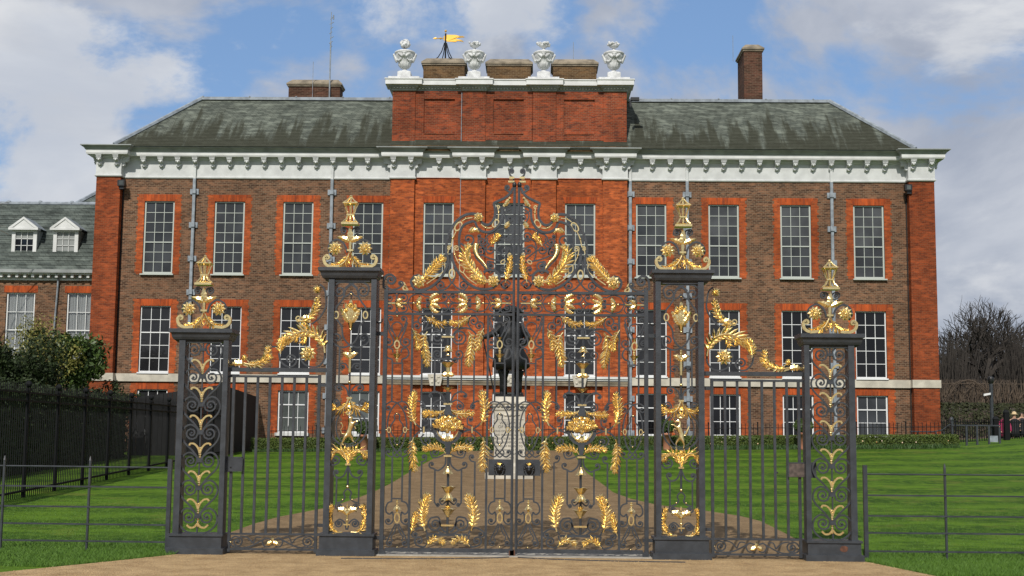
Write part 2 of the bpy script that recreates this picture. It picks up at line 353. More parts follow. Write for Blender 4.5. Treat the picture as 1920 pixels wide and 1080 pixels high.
# ================================================================== THE GROUND
def sheet(name, m, xs, ys, keep=None, dz=0.0):
    b = MB(); idx = {}
    for j, y in enumerate(ys):
        for i, x in enumerate(xs): idx[i, j] = len(b.v); b.v.append((x, y, ground(x, y) + dz))
    for j in range(len(ys) - 1):
        for i in range(len(xs) - 1): b.f.append((idx[i, j], idx[i + 1, j], idx[i + 1, j + 1], idx[i, j + 1]))
    return tag(b.build(name, m), kind='structure')
def rng(a, b, n): return [a + (b - a) * i / n for i in range(n + 1)]
sheet('lawn', 'lawn', [-600, -200, -80, -40] + rng(-30, 30, 30) + [40, 80, 200, 600], [-60, 0, 10, 15] + rng(17, 53, 36) + [60, 80, 120, 300, 1500])
def strip(name, m, rows, dz):      # rows: (y, x0, x1)
    b = MB(); n = 12
    for y, x0, x1 in rows:
        for i in range(n + 1): x = x0 + (x1 - x0) * i / n; b.v.append((x, y, ground(x, y) + dz))
    for j in range(len(rows) - 1):
        for i in range(n): a = j * (n + 1) + i; b.f.append((a, a + 1, a + n + 2, a + n + 1))
    return tag(b.build(name, m), kind='structure')
GX = -0.30                          # centre line of the gateway
def edge(px_py, Y): return at(px_py[0], px_py[1], Y)[0]
PATH = [(19.15, -4.9, 4.25), (22, -4.98, 4.2), (23.4, -4.88, 4.15), (24.6, -4.7, 4.08), (25.5, -4.42, 3.85), (26.4, -4.14, 3.35), (27.6, -3.95, 2.5), (29, -3.78, 2.05), (30.6, -3.65, 1.77), (33, -3.55, 1.65), (37, -3.5, 1.42), (42, -3.4, 1.36), (49.0, -3.2, 1.3)]
strip('path', 'path_gravel', PATH, 0.006)
def path_at(y):
    for (y0, a0, b0), (y1, a1, b1) in zip(PATH, PATH[1:]):
        if y0 <= y <= y1: t_ = (y - y0) / (y1 - y0); return a0 + (a1 - a0) * t_, b0 + (b1 - b0) * t_
    return (-4.9, 4.2)
fr_rows = [(-30, -60, 60), (5, -25, 22), (12, -9.5, 6.6), (15.0, -7.2, 5.6), (16.2, -6.42, 5.2), (17.3, -5.83, 4.95), (17.8, -5.56, 4.84), (18.7, -5.12, 4.66), (19.0, -5.0, 4.58), (19.2, -4.92, 4.5)]
strip('forecourt', 'gravel', fr_rows, 0.012)
MB().box(GX - 1.98, GX + 1.98, 19.02, 19.62, -0.09, -0.012).build('threshold', 'concrete')
tag(D.objects['threshold'], kind='structure')
for sg_ in (-1, 1):
    b = MB(); pts = spl([(0.06, 18.98), (0.35, 18.80), (0.8, 18.66), (1.4, 18.56), (1.9, 18.52), (2.35, 18.5)], 6)
    for i in range(len(pts) - 1):
        (x0, y0), (x1, y1) = pts[i], pts[i + 1]
        b.add([(x0 * sg_, y0 - 0.02, -0.024), (x1 * sg_, y1 - 0.02, -0.024), (x1 * sg_, y1 + 0.02, -0.024), (x0 * sg_, y0 + 0.02, -0.024), (x0 * sg_, y0 - 0.02, -0.012), (x1 * sg_, y1 - 0.02, -0.012), (x1 * sg_, y1 + 0.02, -0.012), (x0 * sg_, y0 + 0.02, -0.012)],
              [(4, 5, 6, 7), (0, 1, 5, 4), (2, 3, 7, 6), (1, 2, 6, 5), (3, 0, 4, 7)])
    o = b.build('gate_track', 'iron', loc=(GX, 0, 0))
    tag(o, 'thin curved iron track in the gravel on the %s pier side' % ('lion' if sg_ < 0 else 'unicorn'), 'gate track', 'curved gate tracks')
b = MB(); rg = random.Random(41)          # loose stones lying on the forecourt
for _ in range(15000):
    y = 13.6 + 5.3 * rg.random() ** 0.8; x = rg.uniform(-7, 6); a, c = (-9, 7)
    for (y0, a0, b0), (y1, a1, b1) in zip(fr_rows, fr_rows[1:]):
        if y0 <= y <= y1: t_ = (y - y0) / (y1 - y0); a, c = a0 + (a1 - a0) * t_, b0 + (b1 - b0) * t_
    if not a < x < c: continue
    s_ = rg.uniform(0.004, 0.011); z = ground(x, y) + 0.013; q = rg.uniform(0, 3); ca, sa = math.cos(q) * s_, math.sin(q) * s_
    b.add([(x + ca, y + sa, z), (x - sa, y + ca, z), (x - ca, y - sa, z), (x + sa, y - ca, z), (x, y, z + s_ * .8)], [(0, 1, 4), (1, 2, 4), (2, 3, 4), (3, 0, 4)])
tag(b.build('gravel_stones', 'gravel'), 'loose tan gravel stones scattered over the forecourt', 'gravel', kind='stuff')
# grass blades along the near edges, where the lawn is seen close
def blades(name, n, zone, hmin, hmax, m='blade', label=None, cat=None):
    b = MB(); v = b.v; f = b.f
    for _ in range(n):
        x, y = zone()
        if x is None: continue
        h = random.uniform(hmin, hmax); a = random.uniform(0, math.pi); wd = random.uniform(0.004, 0.008); lx, ly = random.gauss(0, 0.35) * h, random.gauss(0, 0.35) * h
        z = ground(x, y) - 0.005; i = len(v); cx, cy = math.cos(a) * wd, math.sin(a) * wd
        v += [(x - cx, y - cy, z), (x + cx, y + cy, z), (x + lx * 0.5, y + ly * 0.5, z + h * 0.7), (x + lx, y + ly, z + h)]; f += [(i, i + 1, i + 2), (i, i + 2, i + 3)]
    return tag(b.build(name, m), label, cat, kind='stuff')
def fr_edge(y):
    for (y0, a0, b0), (y1, a1, b1) in zip(fr_rows, fr_rows[1:]):
        if y0 <= y <= y1: t_ = (y - y0) / (y1 - y0); return a0 + (a1 - a0) * t_, b0 + (b1 - b0) * t_
    return (-5.2, 4.7)
def near_zone():
    y = random.uniform(17.0, 20.2); a, b_ = fr_edge(y); 
    if random.random() < 0.5: x = a - random.random() ** 1.3 * 3.2
    else: x = b_ + random.random() ** 1.3 * 3.6
    return x, y
blades('grass_blades', 42000, near_zone, 0.03, 0.085, label='uncut grass tufts along the gravel forecourt edge', cat='grass')
def lawn_zone():
    y = 19.6 + random.random() ** 1.6 * 9; x = random.uniform(-0.42 * y, 0.40 * y)
    a, c = path_at(y)
    if a - 0.02 < x < c + 0.02: return None, None
    return x, y
blades('mown_grass', 60000, lawn_zone, 0.015, 0.04, label='short mown lawn grass behind the iron fences', cat='grass')

# ================================================================== THE PALACE
FY = 52.0                                     # plane of the wing walls
XL, XR = -17.46, 15.52
pal = empty('palace', (-0.97, FY, 1.2), 'long red and brown brick palace front with white cornice, slate roof and central attic', 'palace')
PO = Vector((-0.97, FY, 1.2))
def pb(b, name, m, parent=None, smooth=False):
    o = b.build(name, m, parent or pal, smooth)
    o.location = -PO if (parent is None or parent is pal) else (0, 0, 0)
    return o
COLS = [-15.0, -12.2, -9.47, -6.70, -3.90, -1.10, 1.69, 4.49, 7.34, 10.16, 13.02]
ZG = 0.9
UP = (7.985, 10.90); MA = (4.10, 6.72); GR = (1.80, 3.44)
WW = 1.20
def wall(name, m, x0, x1, y, z0, z1, holes, depth=0.14):
    xs = sorted({x0, x1} | {h[0] for h in holes} | {h[1] for h in holes}); zs = sorted({z0, z1} | {h[2] for h in holes} | {h[3] for h in holes})
    b = MB()
    for i in range(len(xs) - 1):
        for j in range(len(zs) - 1):
            cx, cz = (xs[i] + xs[i + 1]) / 2, (zs[j] + zs[j + 1]) / 2
            if any(h[0] < cx < h[1] and h[2] < cz < h[3] for h in holes): continue
            b.add([(xs[i], y, zs[j]), (xs[i + 1], y, zs[j]), (xs[i + 1], y, zs[j + 1]), (xs[i], y, zs[j + 1])], [(0, 1, 2, 3)])
    for a, c, e, g in holes:
        q = [(a, y, e), (c, y, e), (c, y, g), (a, y, g), (a, y + depth, e), (c, y + depth, e), (c, y + depth, g), (a, y + depth, g)]
        b.add(q, [(0, 4, 5, 1), (1, 5, 6, 2), (2, 6, 7, 3), (3, 7, 4, 0)])
    return pb(b, name, m)
def hole(cx, zr, ww=WW): return (cx - ww / 2, cx + ww / 2, zr[0], zr[1])
wing_l = [hole(c, z) for c in COLS[:4] for z in (UP, MA, GR)]
cen = [hole(c, z) for c in COLS[4:7] for z in (UP, MA, GR)]
wing_r = [hole(c, z) for c in COLS[7:] for z in (UP, MA, GR)]
wall('wall', 'brown_brick', XL + 0.05, -5.75, FY, ZG, 11.9, wing_l)
wall('wall', 'red_brick', -5.75, 3.48, FY - 0.06, ZG, 11.9, cen, 0.2)
wall('wall', 'brown_brick', 3.48, XR - 0.05, FY, ZG, 11.9, wing_r)
pb(MB().box(XL + 0.03, XR - 0.03, FY + 0.22, 64, ZG, 12.9), 'wall', 'brown_brick')
b = MB()
for x in (XL + 0.05, XR - 0.05): b.box(x - 0.02, x + 0.02, FY + 0.001, FY + 0.3, ZG, 11.9)
pb(b, 'wall_return', 'brown_brick')
# pilasters
PIL = [(-5.807, -4.862), (-3.012, -2.057), (-0.222, 0.733), (2.582, 3.532)]
for a, c in PIL: pb(MB().box(a, c, FY - 0.21, FY + 0.1, ZG, 11.86), 'pilaster', 'red_brick')
for a, c in ((XL, -16.50), (14.53, XR)): pb(MB().box(a, c, FY - 0.34, FY + 0.6, ZG, 11.86), 'pilaster', 'dark_red_brick')
# window dressings: toothed jambs of rubbed red brick and a flat gauged arch over each opening
def dressing(cx, zr, y, arch_h=0.27, jw=0.27):
    zt = zr[1] + arch_h
    for s_ in (-1, 1):
        b = MB(); z = zr[0] - 0.02; k = 0
        while z < zt - 0.01:
            z2 = min(z + random.choice((0.069, 0.138, 0.138)), zt); a, c = cx + s_ * WW / 2, cx + s_ * (WW / 2 + jw - 0.02 + (0.045 if k % 2 else 0) + random.uniform(-.018, .018))
            b.box(min(a, c), max(a, c), y - 0.007, y + 0.05, z, z2); z = z2; k += 1
        pb(b, 'brick_jamb', 'orange_brick')
    b = MB(); h = WW / 2
    b.add([(cx - h, y - 0.014, zr[1]), (cx + h, y - 0.014, zr[1]), (cx + h + 0.10, y - 0.014, zr[1] + arch_h), (cx - h - 0.10, y - 0.014, zr[1] + arch_h),
           (cx - h, y + 0.05, zr[1]), (cx + h, y + 0.05, zr[1]), (cx + h + 0.10, y + 0.05, zr[1] + arch_h), (cx - h - 0.10, y + 0.05, zr[1] + arch_h)],
          [(0, 1, 2, 3), (1, 0, 4, 5), (2, 1, 5, 6), (3, 2, 6, 7), (0, 3, 7, 4)])
    pb(b, 'brick_arch', 'arch_brick')
for i, c in enumerate(COLS):
    ctr = 4 <= i <= 6
    for zr in (UP, MA, GR):
        if ctr:
            y = FY - 0.06; b = MB(); h = WW / 2
            b.add([(c - h, y - 0.012, zr[1]), (c + h, y - 0.012, zr[1]), (c + h + 0.08, y - 0.012, zr[1] + 0.25), (c - h - 0.08, y - 0.012, zr[1] + 0.25), (c - h, y + .05, zr[1]), (c + h, y + .05, zr[1]), (c + h + 0.08, y + .05, zr[1] + 0.25), (c - h - 0.08, y + .05, zr[1] + 0.25)],
                  [(0, 1, 2, 3), (1, 0, 4, 5), (2, 1, 5, 6), (3, 2, 6, 7), (0, 3, 7, 4)])
            pb(b, 'brick_arch', 'arch_brick')
        else: dressing(c, zr, FY)
# windows
PANE = {}
def pane_obj(wd, ht, m, parent, loc, jit=0.35):
    k = (round(wd, 3), round(ht, 3), m)
    if k not in PANE:
        o = MB().box(-wd / 2, wd / 2, -0.002, 0.002, -ht / 2, ht / 2).build('pane', m); PANE[k] = o.data
    else:
        o = D.objects.new('pane', PANE[k]); C.objects.link(o)
    o.parent = parent; o.location = loc; o.rotation_euler = (R(random.gauss(0, jit)), 0, R(random.gauss(0, jit)))
def window(parent, po, cx, y, zr, cols, rows, meet, fm, pm, ww=WW, fw=0.065, bw=0.022, sill=None, guard=False, pmf=None):
    z0, z1 = zr; x0, x1 = cx - ww / 2, cx + ww / 2; g = 0.004
    b = MB()
    b.box(x0 + g, x0 + fw, y, y + 0.07, z0 + 0.001, z1 - g); b.box(x1 - fw, x1 - g, y, y + 0.07, z0 + 0.001, z1 - g)
    b.box(x0 + fw, x1 - fw, y, y + 0.07, z1 - fw * 0.8, z1 - g); b.box(x0 + fw, x1 - fw, y, y + 0.07, z0 + 0.001, z0 + fw * 1.3)
    win = b.build('window', fm, parent); win.location = -Vector(po)
    ix0, ix1, iz0, iz1 = x0 + fw, x1 - fw, z0 + fw * 1.3, z1 - fw * 0.8
    pw = (ix1 - ix0) / cols; ph = (iz1 - iz0) / rows
    b = MB()
    for i in range(1, cols): b.box(ix0 + i * pw - bw / 2, ix0 + i * pw + bw / 2, y + 0.024, y + 0.055, iz0, iz1)
    for j in range(1, rows):
        z = iz1 - j * ph; t_ = bw / 2 * (1.9 if j == meet else 1); yy = y + (0.008 if j == meet else 0.022)
        b.box(ix0, ix1, yy, y + 0.057, z - t_, z + t_)
    if guard:
        for k in (0.16, 0.30): b.box(ix0, ix1, y + 0.07, y + 0.085, iz0 + k, iz0 + k + 0.02)
    b.build('glazing_bars', fm, win)
    if sill: MB().box(x0 - sill[0], x1 + sill[0], y - 0.16, y + 0.05, z0 - sill[1], z0).build('sill', sill[2], win)
    for i in range(cols):
        for j in range(rows):
            pane_obj(pw - 0.012, ph - 0.012, pmf(i, j) if pmf else pm, win, (ix0 + (i + 0.5) * pw, y + 0.045, iz1 - (j + 0.5) * ph))
    return win
for i, c in enumerate(COLS):
    yy = FY + (0.05 if not 4 <= i <= 6 else 0.0)
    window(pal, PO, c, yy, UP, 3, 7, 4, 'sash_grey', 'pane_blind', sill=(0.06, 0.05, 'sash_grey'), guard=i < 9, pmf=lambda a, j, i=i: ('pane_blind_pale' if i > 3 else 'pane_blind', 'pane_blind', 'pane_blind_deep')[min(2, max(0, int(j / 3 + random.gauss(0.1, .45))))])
    mp_ = 'pane_black' if i in (9, 10) else 'pane_dark'
    window(pal, PO, c, yy + 0.02, MA, 3, 5, 2, 'sash_white', mp_, fw=0.045, sill=(0.02, 0.09, 'sash_white'))
    gp = {2: 'pane_mid', 3: 'pane_mid', 10: 'pane_blind'}.get(i, 'pane_dark' if i < 7 else 'pane_black')
    window(pal, PO, c, yy + 0.02, GR, 3, 3, 1, 'sash_white', gp, fw=0.06, sill=(0.06, 0.12, 'white_paint'))
# string courses
pb(MB().box(XL - 0.06, -5.807, FY - 0.09, FY + 0.03, 3.74, 4.045), 'string_course', 'stone')
pb(MB().box(3.532, XR + 0.06, FY - 0.09, FY + 0.03, 3.74, 4.045), 'string_course', 'stone')
for a, c in ((XL - 0.05, -16.45), (14.48, XR + 0.05)): pb(MB().box(a, c, FY - 0.39, FY + 0.5, 3.742, 4.043), 'string_course', 'stone')
b = MB(); b.box(-5.86, 3.58, FY - 0.34, FY, 3.97, 4.06).box(-5.84, 3.56, FY - 0.29, FY, 3.90, 3.97)
pb(b, 'string_course', 'white_paint')
b = MB(); b.box(-5.83, 3.55, FY - 0.25, FY, 3.80, 3.90).box(-5.82, 3.54, FY - 0.23, FY, 3.70, 3.80); pb(b, 'string_moulding', 'cap_stone')
for x in (-3.9, -1.1, 1.69):
    b = MB(); y = FY - 0.40
    b.add([(x - 0.30, y, 4.10), (x + 0.30, y, 4.10), (x + 0.20, y, 3.66), (x - 0.20, y, 3.66), (x - 0.30, FY, 4.10), (x + 0.30, FY, 4.10), (x + 0.20, FY, 3.66), (x - 0.20, FY, 3.66)],
          [(3, 2, 1, 0), (0, 1, 5, 4), (1, 2, 6, 5), (2, 3, 7, 6), (3, 0, 4, 7)])
    b.ball((x, y, 3.92), (0.09, 0.05, 0.12)).ball((x, y - 0.03, 3.90), (0.035, 0.04, 0.05))
    for s_ in (-1, 1): b.ball((x + s_ * 0.12, y, 3.80), (0.05, 0.04, 0.05)).ball((x + s_ * 0.13, y, 4.0), (0.06, 0.03, 0.04))
    pb(b, 'keystone', 'stone')
# entablature: mitred mouldings swept round three sides
def sweep3(prof, x0, x1, yf, yb):
    b = MB()
    for (o, z) in prof:
        b.v += [(x0 - o, yb, z), (x0 - o, yf - o, z), (x1 + o, yf - o, z), (x1 + o, yb, z)]
    for i in range(len(prof) - 1):
        for k in range(3): a = 4 * i + k; b.f.append((a, a + 1, a + 5, a + 4))
    n = 4 * (len(prof) - 1); b.f.append((n, n + 1, n + 2, n + 3)); b.f.append((3, 2, 1, 0))
    return b
FRZ = [(0.0, 11.805), (0.04, 11.81), (0.06, 11.84), (0.06, 11.875), (0.03, 11.885), (0.02, 11.90), (0.02, 12.52), (0.06, 12.56), (0.09, 12.60), (0.09, 12.655)]
COR = [(0.09, 12.645), (0.33, 12.655), (0.33, 12.69), (0.345, 12.692), (0.345, 12.82), (0.33, 12.822)]
CYM = [(0.33, 12.815), (0.37, 12.83), (0.39, 12.86), (0.42, 12.91), (0.48, 12.955), (0.525, 12.965), (0.525, 13.0), (0.25, 13.015)]
def entab(x0, x1, yf, yb):
    pb(sweep3(FRZ, x0, x1, yf, yb), 'frieze', 'frieze_paint'); pb(sweep3(COR, x0, x1, yf, yb), 'cornice', 'white_paint'); pb(sweep3(CYM, x0, x1, yf, yb), 'gutter', 'gutter_grey')
# the wings' run sits between the breaks, which step forward over each pilaster
entab(XL + 0.05, XR - 0.05, FY - 0.0, 63.9)
for a, c in [(XL, -16.50), (14.53, XR)] + PIL: 
    z_ = FY - 0.35 if (a, c) not in PIL else FY - 0.22
    for pr, nm, mm in ((FRZ, 'frieze', 'frieze_paint'), (COR, 'cornice', 'white_paint'), (CYM, 'gutter', 'gutter_grey')):
        pr2 = [(o + 0.004, z + (0.003 if nm != 'gutter' else 0.004)) for o, z in pr]
        pb(sweep3(pr2, a, c, z_, FY + 0.3 if a > XL and c < XR else FY + 3), nm, mm)
# consoles under the cornice
b = MB(); b.box(-0.115, 0.115, -0.285, 0, -0.035, 0.0)
for k in range(4): b.box(-0.098 + k * 0.052, -0.098 + k * 0.052 + 0.036, -0.27, 0, -0.10, -0.035)          # fluted cap
b.box(-0.10, 0.10, -0.25, 0, -0.12, -0.10)
pts = [(-0.235, -0.12), (-0.25, -0.19), (-0.20, -0.235), (-0.13, -0.225), (-0.09, -0.27), (-0.10, -0.345), (-0.06, -0.40), (-0.02, -0.38), (0, -0.40), (0, -0.12)]
n = len(pts); b.add([(-0.08, y, z) for y, z in pts] + [(0.08, y, z) for y, z in pts], [tuple(range(n)), tuple(range(2 * n - 1, n - 1, -1))] + [(i, i + n, (i + 1) % n + n, (i + 1) % n) for i in range(n)])
for q in (-1, 1): b.ball((q * 0.045, -0.24, -0.165), (0.035, 0.03, 0.04)).ball((q * 0.05, -0.09, -0.33), (0.03, 0.035, 0.035))
b.ball((0, -0.235, -0.215), (0.035, 0.03, 0.03)).ball((0, -0.10, -0.37), (0.045, 0.035, 0.03))
cons = b.build('console', 'frieze_paint', pal); first = [True]
def console(x, y, rz=0):
    loc = Vector((x, y, 12.645)) - PO
    o = cons if first[0] else link_copy(cons, parent=pal); first[0] = False
    o.location = loc; o.rotation_euler = (0, 0, rz)
for i in range(14): console(-15.66 + i * 0.687, FY - 0.02)
for i in range(14): console(4.52 + i * 0.703, FY - 0.02)
for x in (-3.9, -1.1, 1.69): console(x, FY - 0.02)
for a, c in PIL:
    for x in (a + 0.12, c - 0.13): console(x, FY - 0.245)
    console(a - 0.02, FY - 0.14, R(-90)); console(c + 0.02, FY - 0.14, R(90))
for a, c in ((XL, -16.50), (14.53, XR)):
    for x in (a + 0.14, c - 0.15): console(x, FY - 0.375)
console(-16.48, FY - 0.22, R(90)); console(14.51, FY - 0.22, R(-90)); console(XL - 0.02, FY + 0.2, R(-90)); console(XR + 0.02, FY + 0.2, R(90))
# pilaster caps between frieze and brick shade line
# roof: stepped slate courses on a hipped front with a flat lead top
def roof(name, parent, po, m, xl, xr, yf, z0, z1, run, yb, n=33, step=0.010):
    b = MB()
    for k in range(n):
        t0, t1 = k / n, (k + 1) / n
        y0, y1 = yf + run * t0, yf + run * t1; za, zb = z0 + (z1 - z0) * t0, z0 + (z1 - z0) * t1
        a0, a1, c0, c1 = xl + run * t0, xl + run * t1, xr - run * t0, xr - run * t1
        s_ = step * 0.7
        b.add([(a0, y0 - s_, za + s_), (c0, y0 - s_, za + s_), (c1, y1, zb), (a1, y1, zb), (a0, y0, za), (c0, y0, za)], [(0, 1, 2, 3), (4, 5, 1, 0)])
        b.add([(a0 - s_, y0, za + s_), (a1, y1, zb), (a1, yb, zb), (a0 - s_, yb, za + s_), (a0, y0, za), (a0, yb, za)], [(0, 1, 2, 3), (0, 3, 5, 4)])
        b.add([(c0 + s_, y0, za + s_), (c1, y1, zb), (c1, yb, zb), (c0 + s_, yb, za + s_), (c0, y0, za), (c0, yb, za)], [(3, 2, 1, 0), (3, 0, 4, 5)])
    b.add([(xl + run, yf + run, z1), (xr - run, yf + run, z1), (xr - run, yb, z1), (xl + run, yb, z1)], [(0, 1, 2, 3)])
    o = b.build(name, m, parent); o.location = -Vector(po); return o
rf = roof('roof', pal, PO, 'slate', -16.82, 14.84, 51.42, 13.0, 15.60, 2.80, 63.5)
b = MB(); b.box(-14.06, 12.08, 54.10, 54.45, 15.58, 15.70)
b.tube([(-16.75, 51.46, 13.06), (-14.02, 54.2, 15.66)], 0.09, 6); b.tube([(14.77, 51.46, 13.06), (12.04, 54.2, 15.66)], 0.09, 6)
b.build('lead_ridge', 'lead', rf)
for k in range(14):
    x = -14.0 + k * 1.95
    if -6 < x < 3.8: continue
    MB().box(x, x + 0.05, 54.08, 54.47, 15.69, 15.735).build('lead_roll', 'lead', rf)
# attic
AY = FY - 0.10
attic = pb(MB().box(-5.74, 3.49, AY, FY + 3.4, 12.9, 15.40), 'attic', 'attic_brick')
for a, c in PIL: pb(MB().box(a + 0.02, c - 0.02, AY - 0.12, AY + 0.1, 13.0, 15.40), 'attic_pier', 'attic_brick')
for a, c in ((-4.54, -3.31), (-1.78, -0.57), (1.02, 2.25)):
    b = MB(); zt, zb = 15.06, 13.70            # a sunk panel framed by a proud border
    x0, x1 = a - 0.33, c + 0.33
    for (p, q, r_, s_) in ((x0 - .02, a, 13.4, 15.38), (c, x1 + .02, 13.4, 15.38), (a, c, zt, 15.38), (a, c, 13.4, zb)): b.box(p, q, AY - 0.07, AY + 0.02, r_, s_)
    pb(b, 'attic_panel', 'attic_brick')
    pb(MB().box(a + 0.02, c - 0.02, AY - 0.10, AY + 0.02, zb - 0.06, zb + 0.03), 'panel_sill', 'attic_brick')
pb(MB().box(-5.83, 3.56, FY - 0.50, FY, 12.9, 13.10), 'attic_plinth', 'chimney_brick'); pb(MB().box(-5.9, 3.63, FY - 0.56, FY - 0.02, 13.0, 13.035), 'attic_flashing', 'lead')
AP = [(0.0, 15.36), (0.03, 15.38), (0.05, 15.44), (0.12, 15.50), (0.14, 15.52), (0.14, 15.58)]
AQ = [(0.14, 15.57), (0.27, 15.58), (0.27, 15.75), (0.30, 15.78), (0.30, 15.82), (0.0, 15.85)]
for pr, nm, mm in ((AP, 'attic_moulding', 'gutter_grey'), (AQ, 'attic_cornice', 'white_paint')):
    pb(sweep3(pr, -5.72, 3.47, AY - 0.02, FY + 3.4), nm, mm)
    for a, c in PIL: pb(sweep3([(o + .003, z + .003) for o, z in pr], a + 0.02, c - 0.02, AY - 0.14, FY + 0.4), nm, mm)
b = MB(); x = -5.75
while x < 3.5:
    e = 0.12 if any(a <= x + 0.03 <= c for a, c in PIL) else 0
    b.box(x, x + 0.06, AY - 0.12 - e, AY - 0.02 - e, 15.46, 15.53); x += 0.125
tag(pb(b, 'dentils', 'white_paint'), kind='stuff')
# chimneys
def chimney(x0, x1, y0, y1, z0, z1, m='chimney_brick'):
    o = pb(MB().box(x0, x1, y0, y1, z0, z1), 'chimney', m)
    b = MB(); b.box(x0 - 0.05, x1 + 0.05, y0 - 0.05, y1 + 0.05, z1, z1 + 0.07).box(x0 - 0.09, x1 + 0.09, y0 - 0.09, y1 + 0.09, z1 + 0.07, z1 + 0.14)
    b.build('chimney_moulding', 'cap_stone', o)
    MB().frustum((x0 - 0.09, x1 + 0.09, y0 - 0.09, y1 + 0.09), (x0 + 0.12, x1 - 0.12, y0 + 0.25, y1 - 0.25), z1 + 0.14, z1 + 0.38).build('chimney_cap', 'cap_stone', o)
chimney(-5.05, -3.24, 57, 58.4, 13, 17.92); chimney(-2.24, -0.33, 57, 58.4, 13, 17.90); chimney(0.64, 2.55, 57, 58.4, 13, 17.90)
chimney(-11.15, -8.85, 58, 58.9, 14, 17.2, 'chimney_dark'); chimney(9.02, 9.82, 57.2, 59.0, 14, 18.66, 'chimney_dark')
# lead rainwater pipes with eared collars
for x, y in ((-13.62, FY), (-8.14, FY), (3.66, FY), (5.90, FY), (11.57, FY)):
    o = pb(MB().box(x - 0.055, x + 0.055, y - 0.13, y - 0.02, 1.3, 11.80), 'drainpipe', 'lead')
    MB().box(x - 0.05, x + 0.05, y - 0.125, y - 0.02, 11.80, 12.35).build('pipe_head', 'frieze_paint', o)
    for k in range(8):
        z = 11.28 - k * 1.34
        if 3.6 < z < 4.1 or z < 1.4: continue
        b = MB(); b.box(x - 0.17, x + 0.17, y - 0.06, y - 0.001, z - 0.11, z + 0.11).box(x - 0.075, x + 0.075, y - 0.17, y - 0.01, z - 0.09, z + 0.09)
        b.build('collar', 'lead', o)
pb(MB().box(-3.045, -3.025, FY - 0.24, FY - 0.21, 2, 15.3), 'cable', 'lead')
for x in (-16.46, 14.49):
    pb(MB().box(x - 0.018, x + 0.018, FY - 0.05, FY, 1.2, 11.7), 'black_pipe', 'plastic_black')
    b = MB(); s_ = 1 if x < 0 else -1
    b.box(x + s_ * 0.02 - 0.13, x + s_ * 0.02 + 0.15, FY - 0.50, FY - 0.28, 11.42, 11.66).box(x - 0.03, x + 0.06, FY - 0.3, FY, 11.5, 11.56).box(x - .05, x + .12, FY - 0.42, FY - 0.15, 11.3, 11.42)
    pb(b, 'floodlight', 'plastic_black'); pb(MB().box(x - 0.06 + s_ * 0.02, x + 0.09 + s_ * .02, FY - 0.505, FY - 0.501, 11.46, 11.62), 'floodlight_glass', 'pane_mid')
b = MB(); b.box(3.62, 3.70, 51.7, 51.8, 14.75, 15.0).box(3.66, 4.0, 51.62, 51.8, 15.0, 15.12); pb(b, 'security_camera', 'plastic_black')

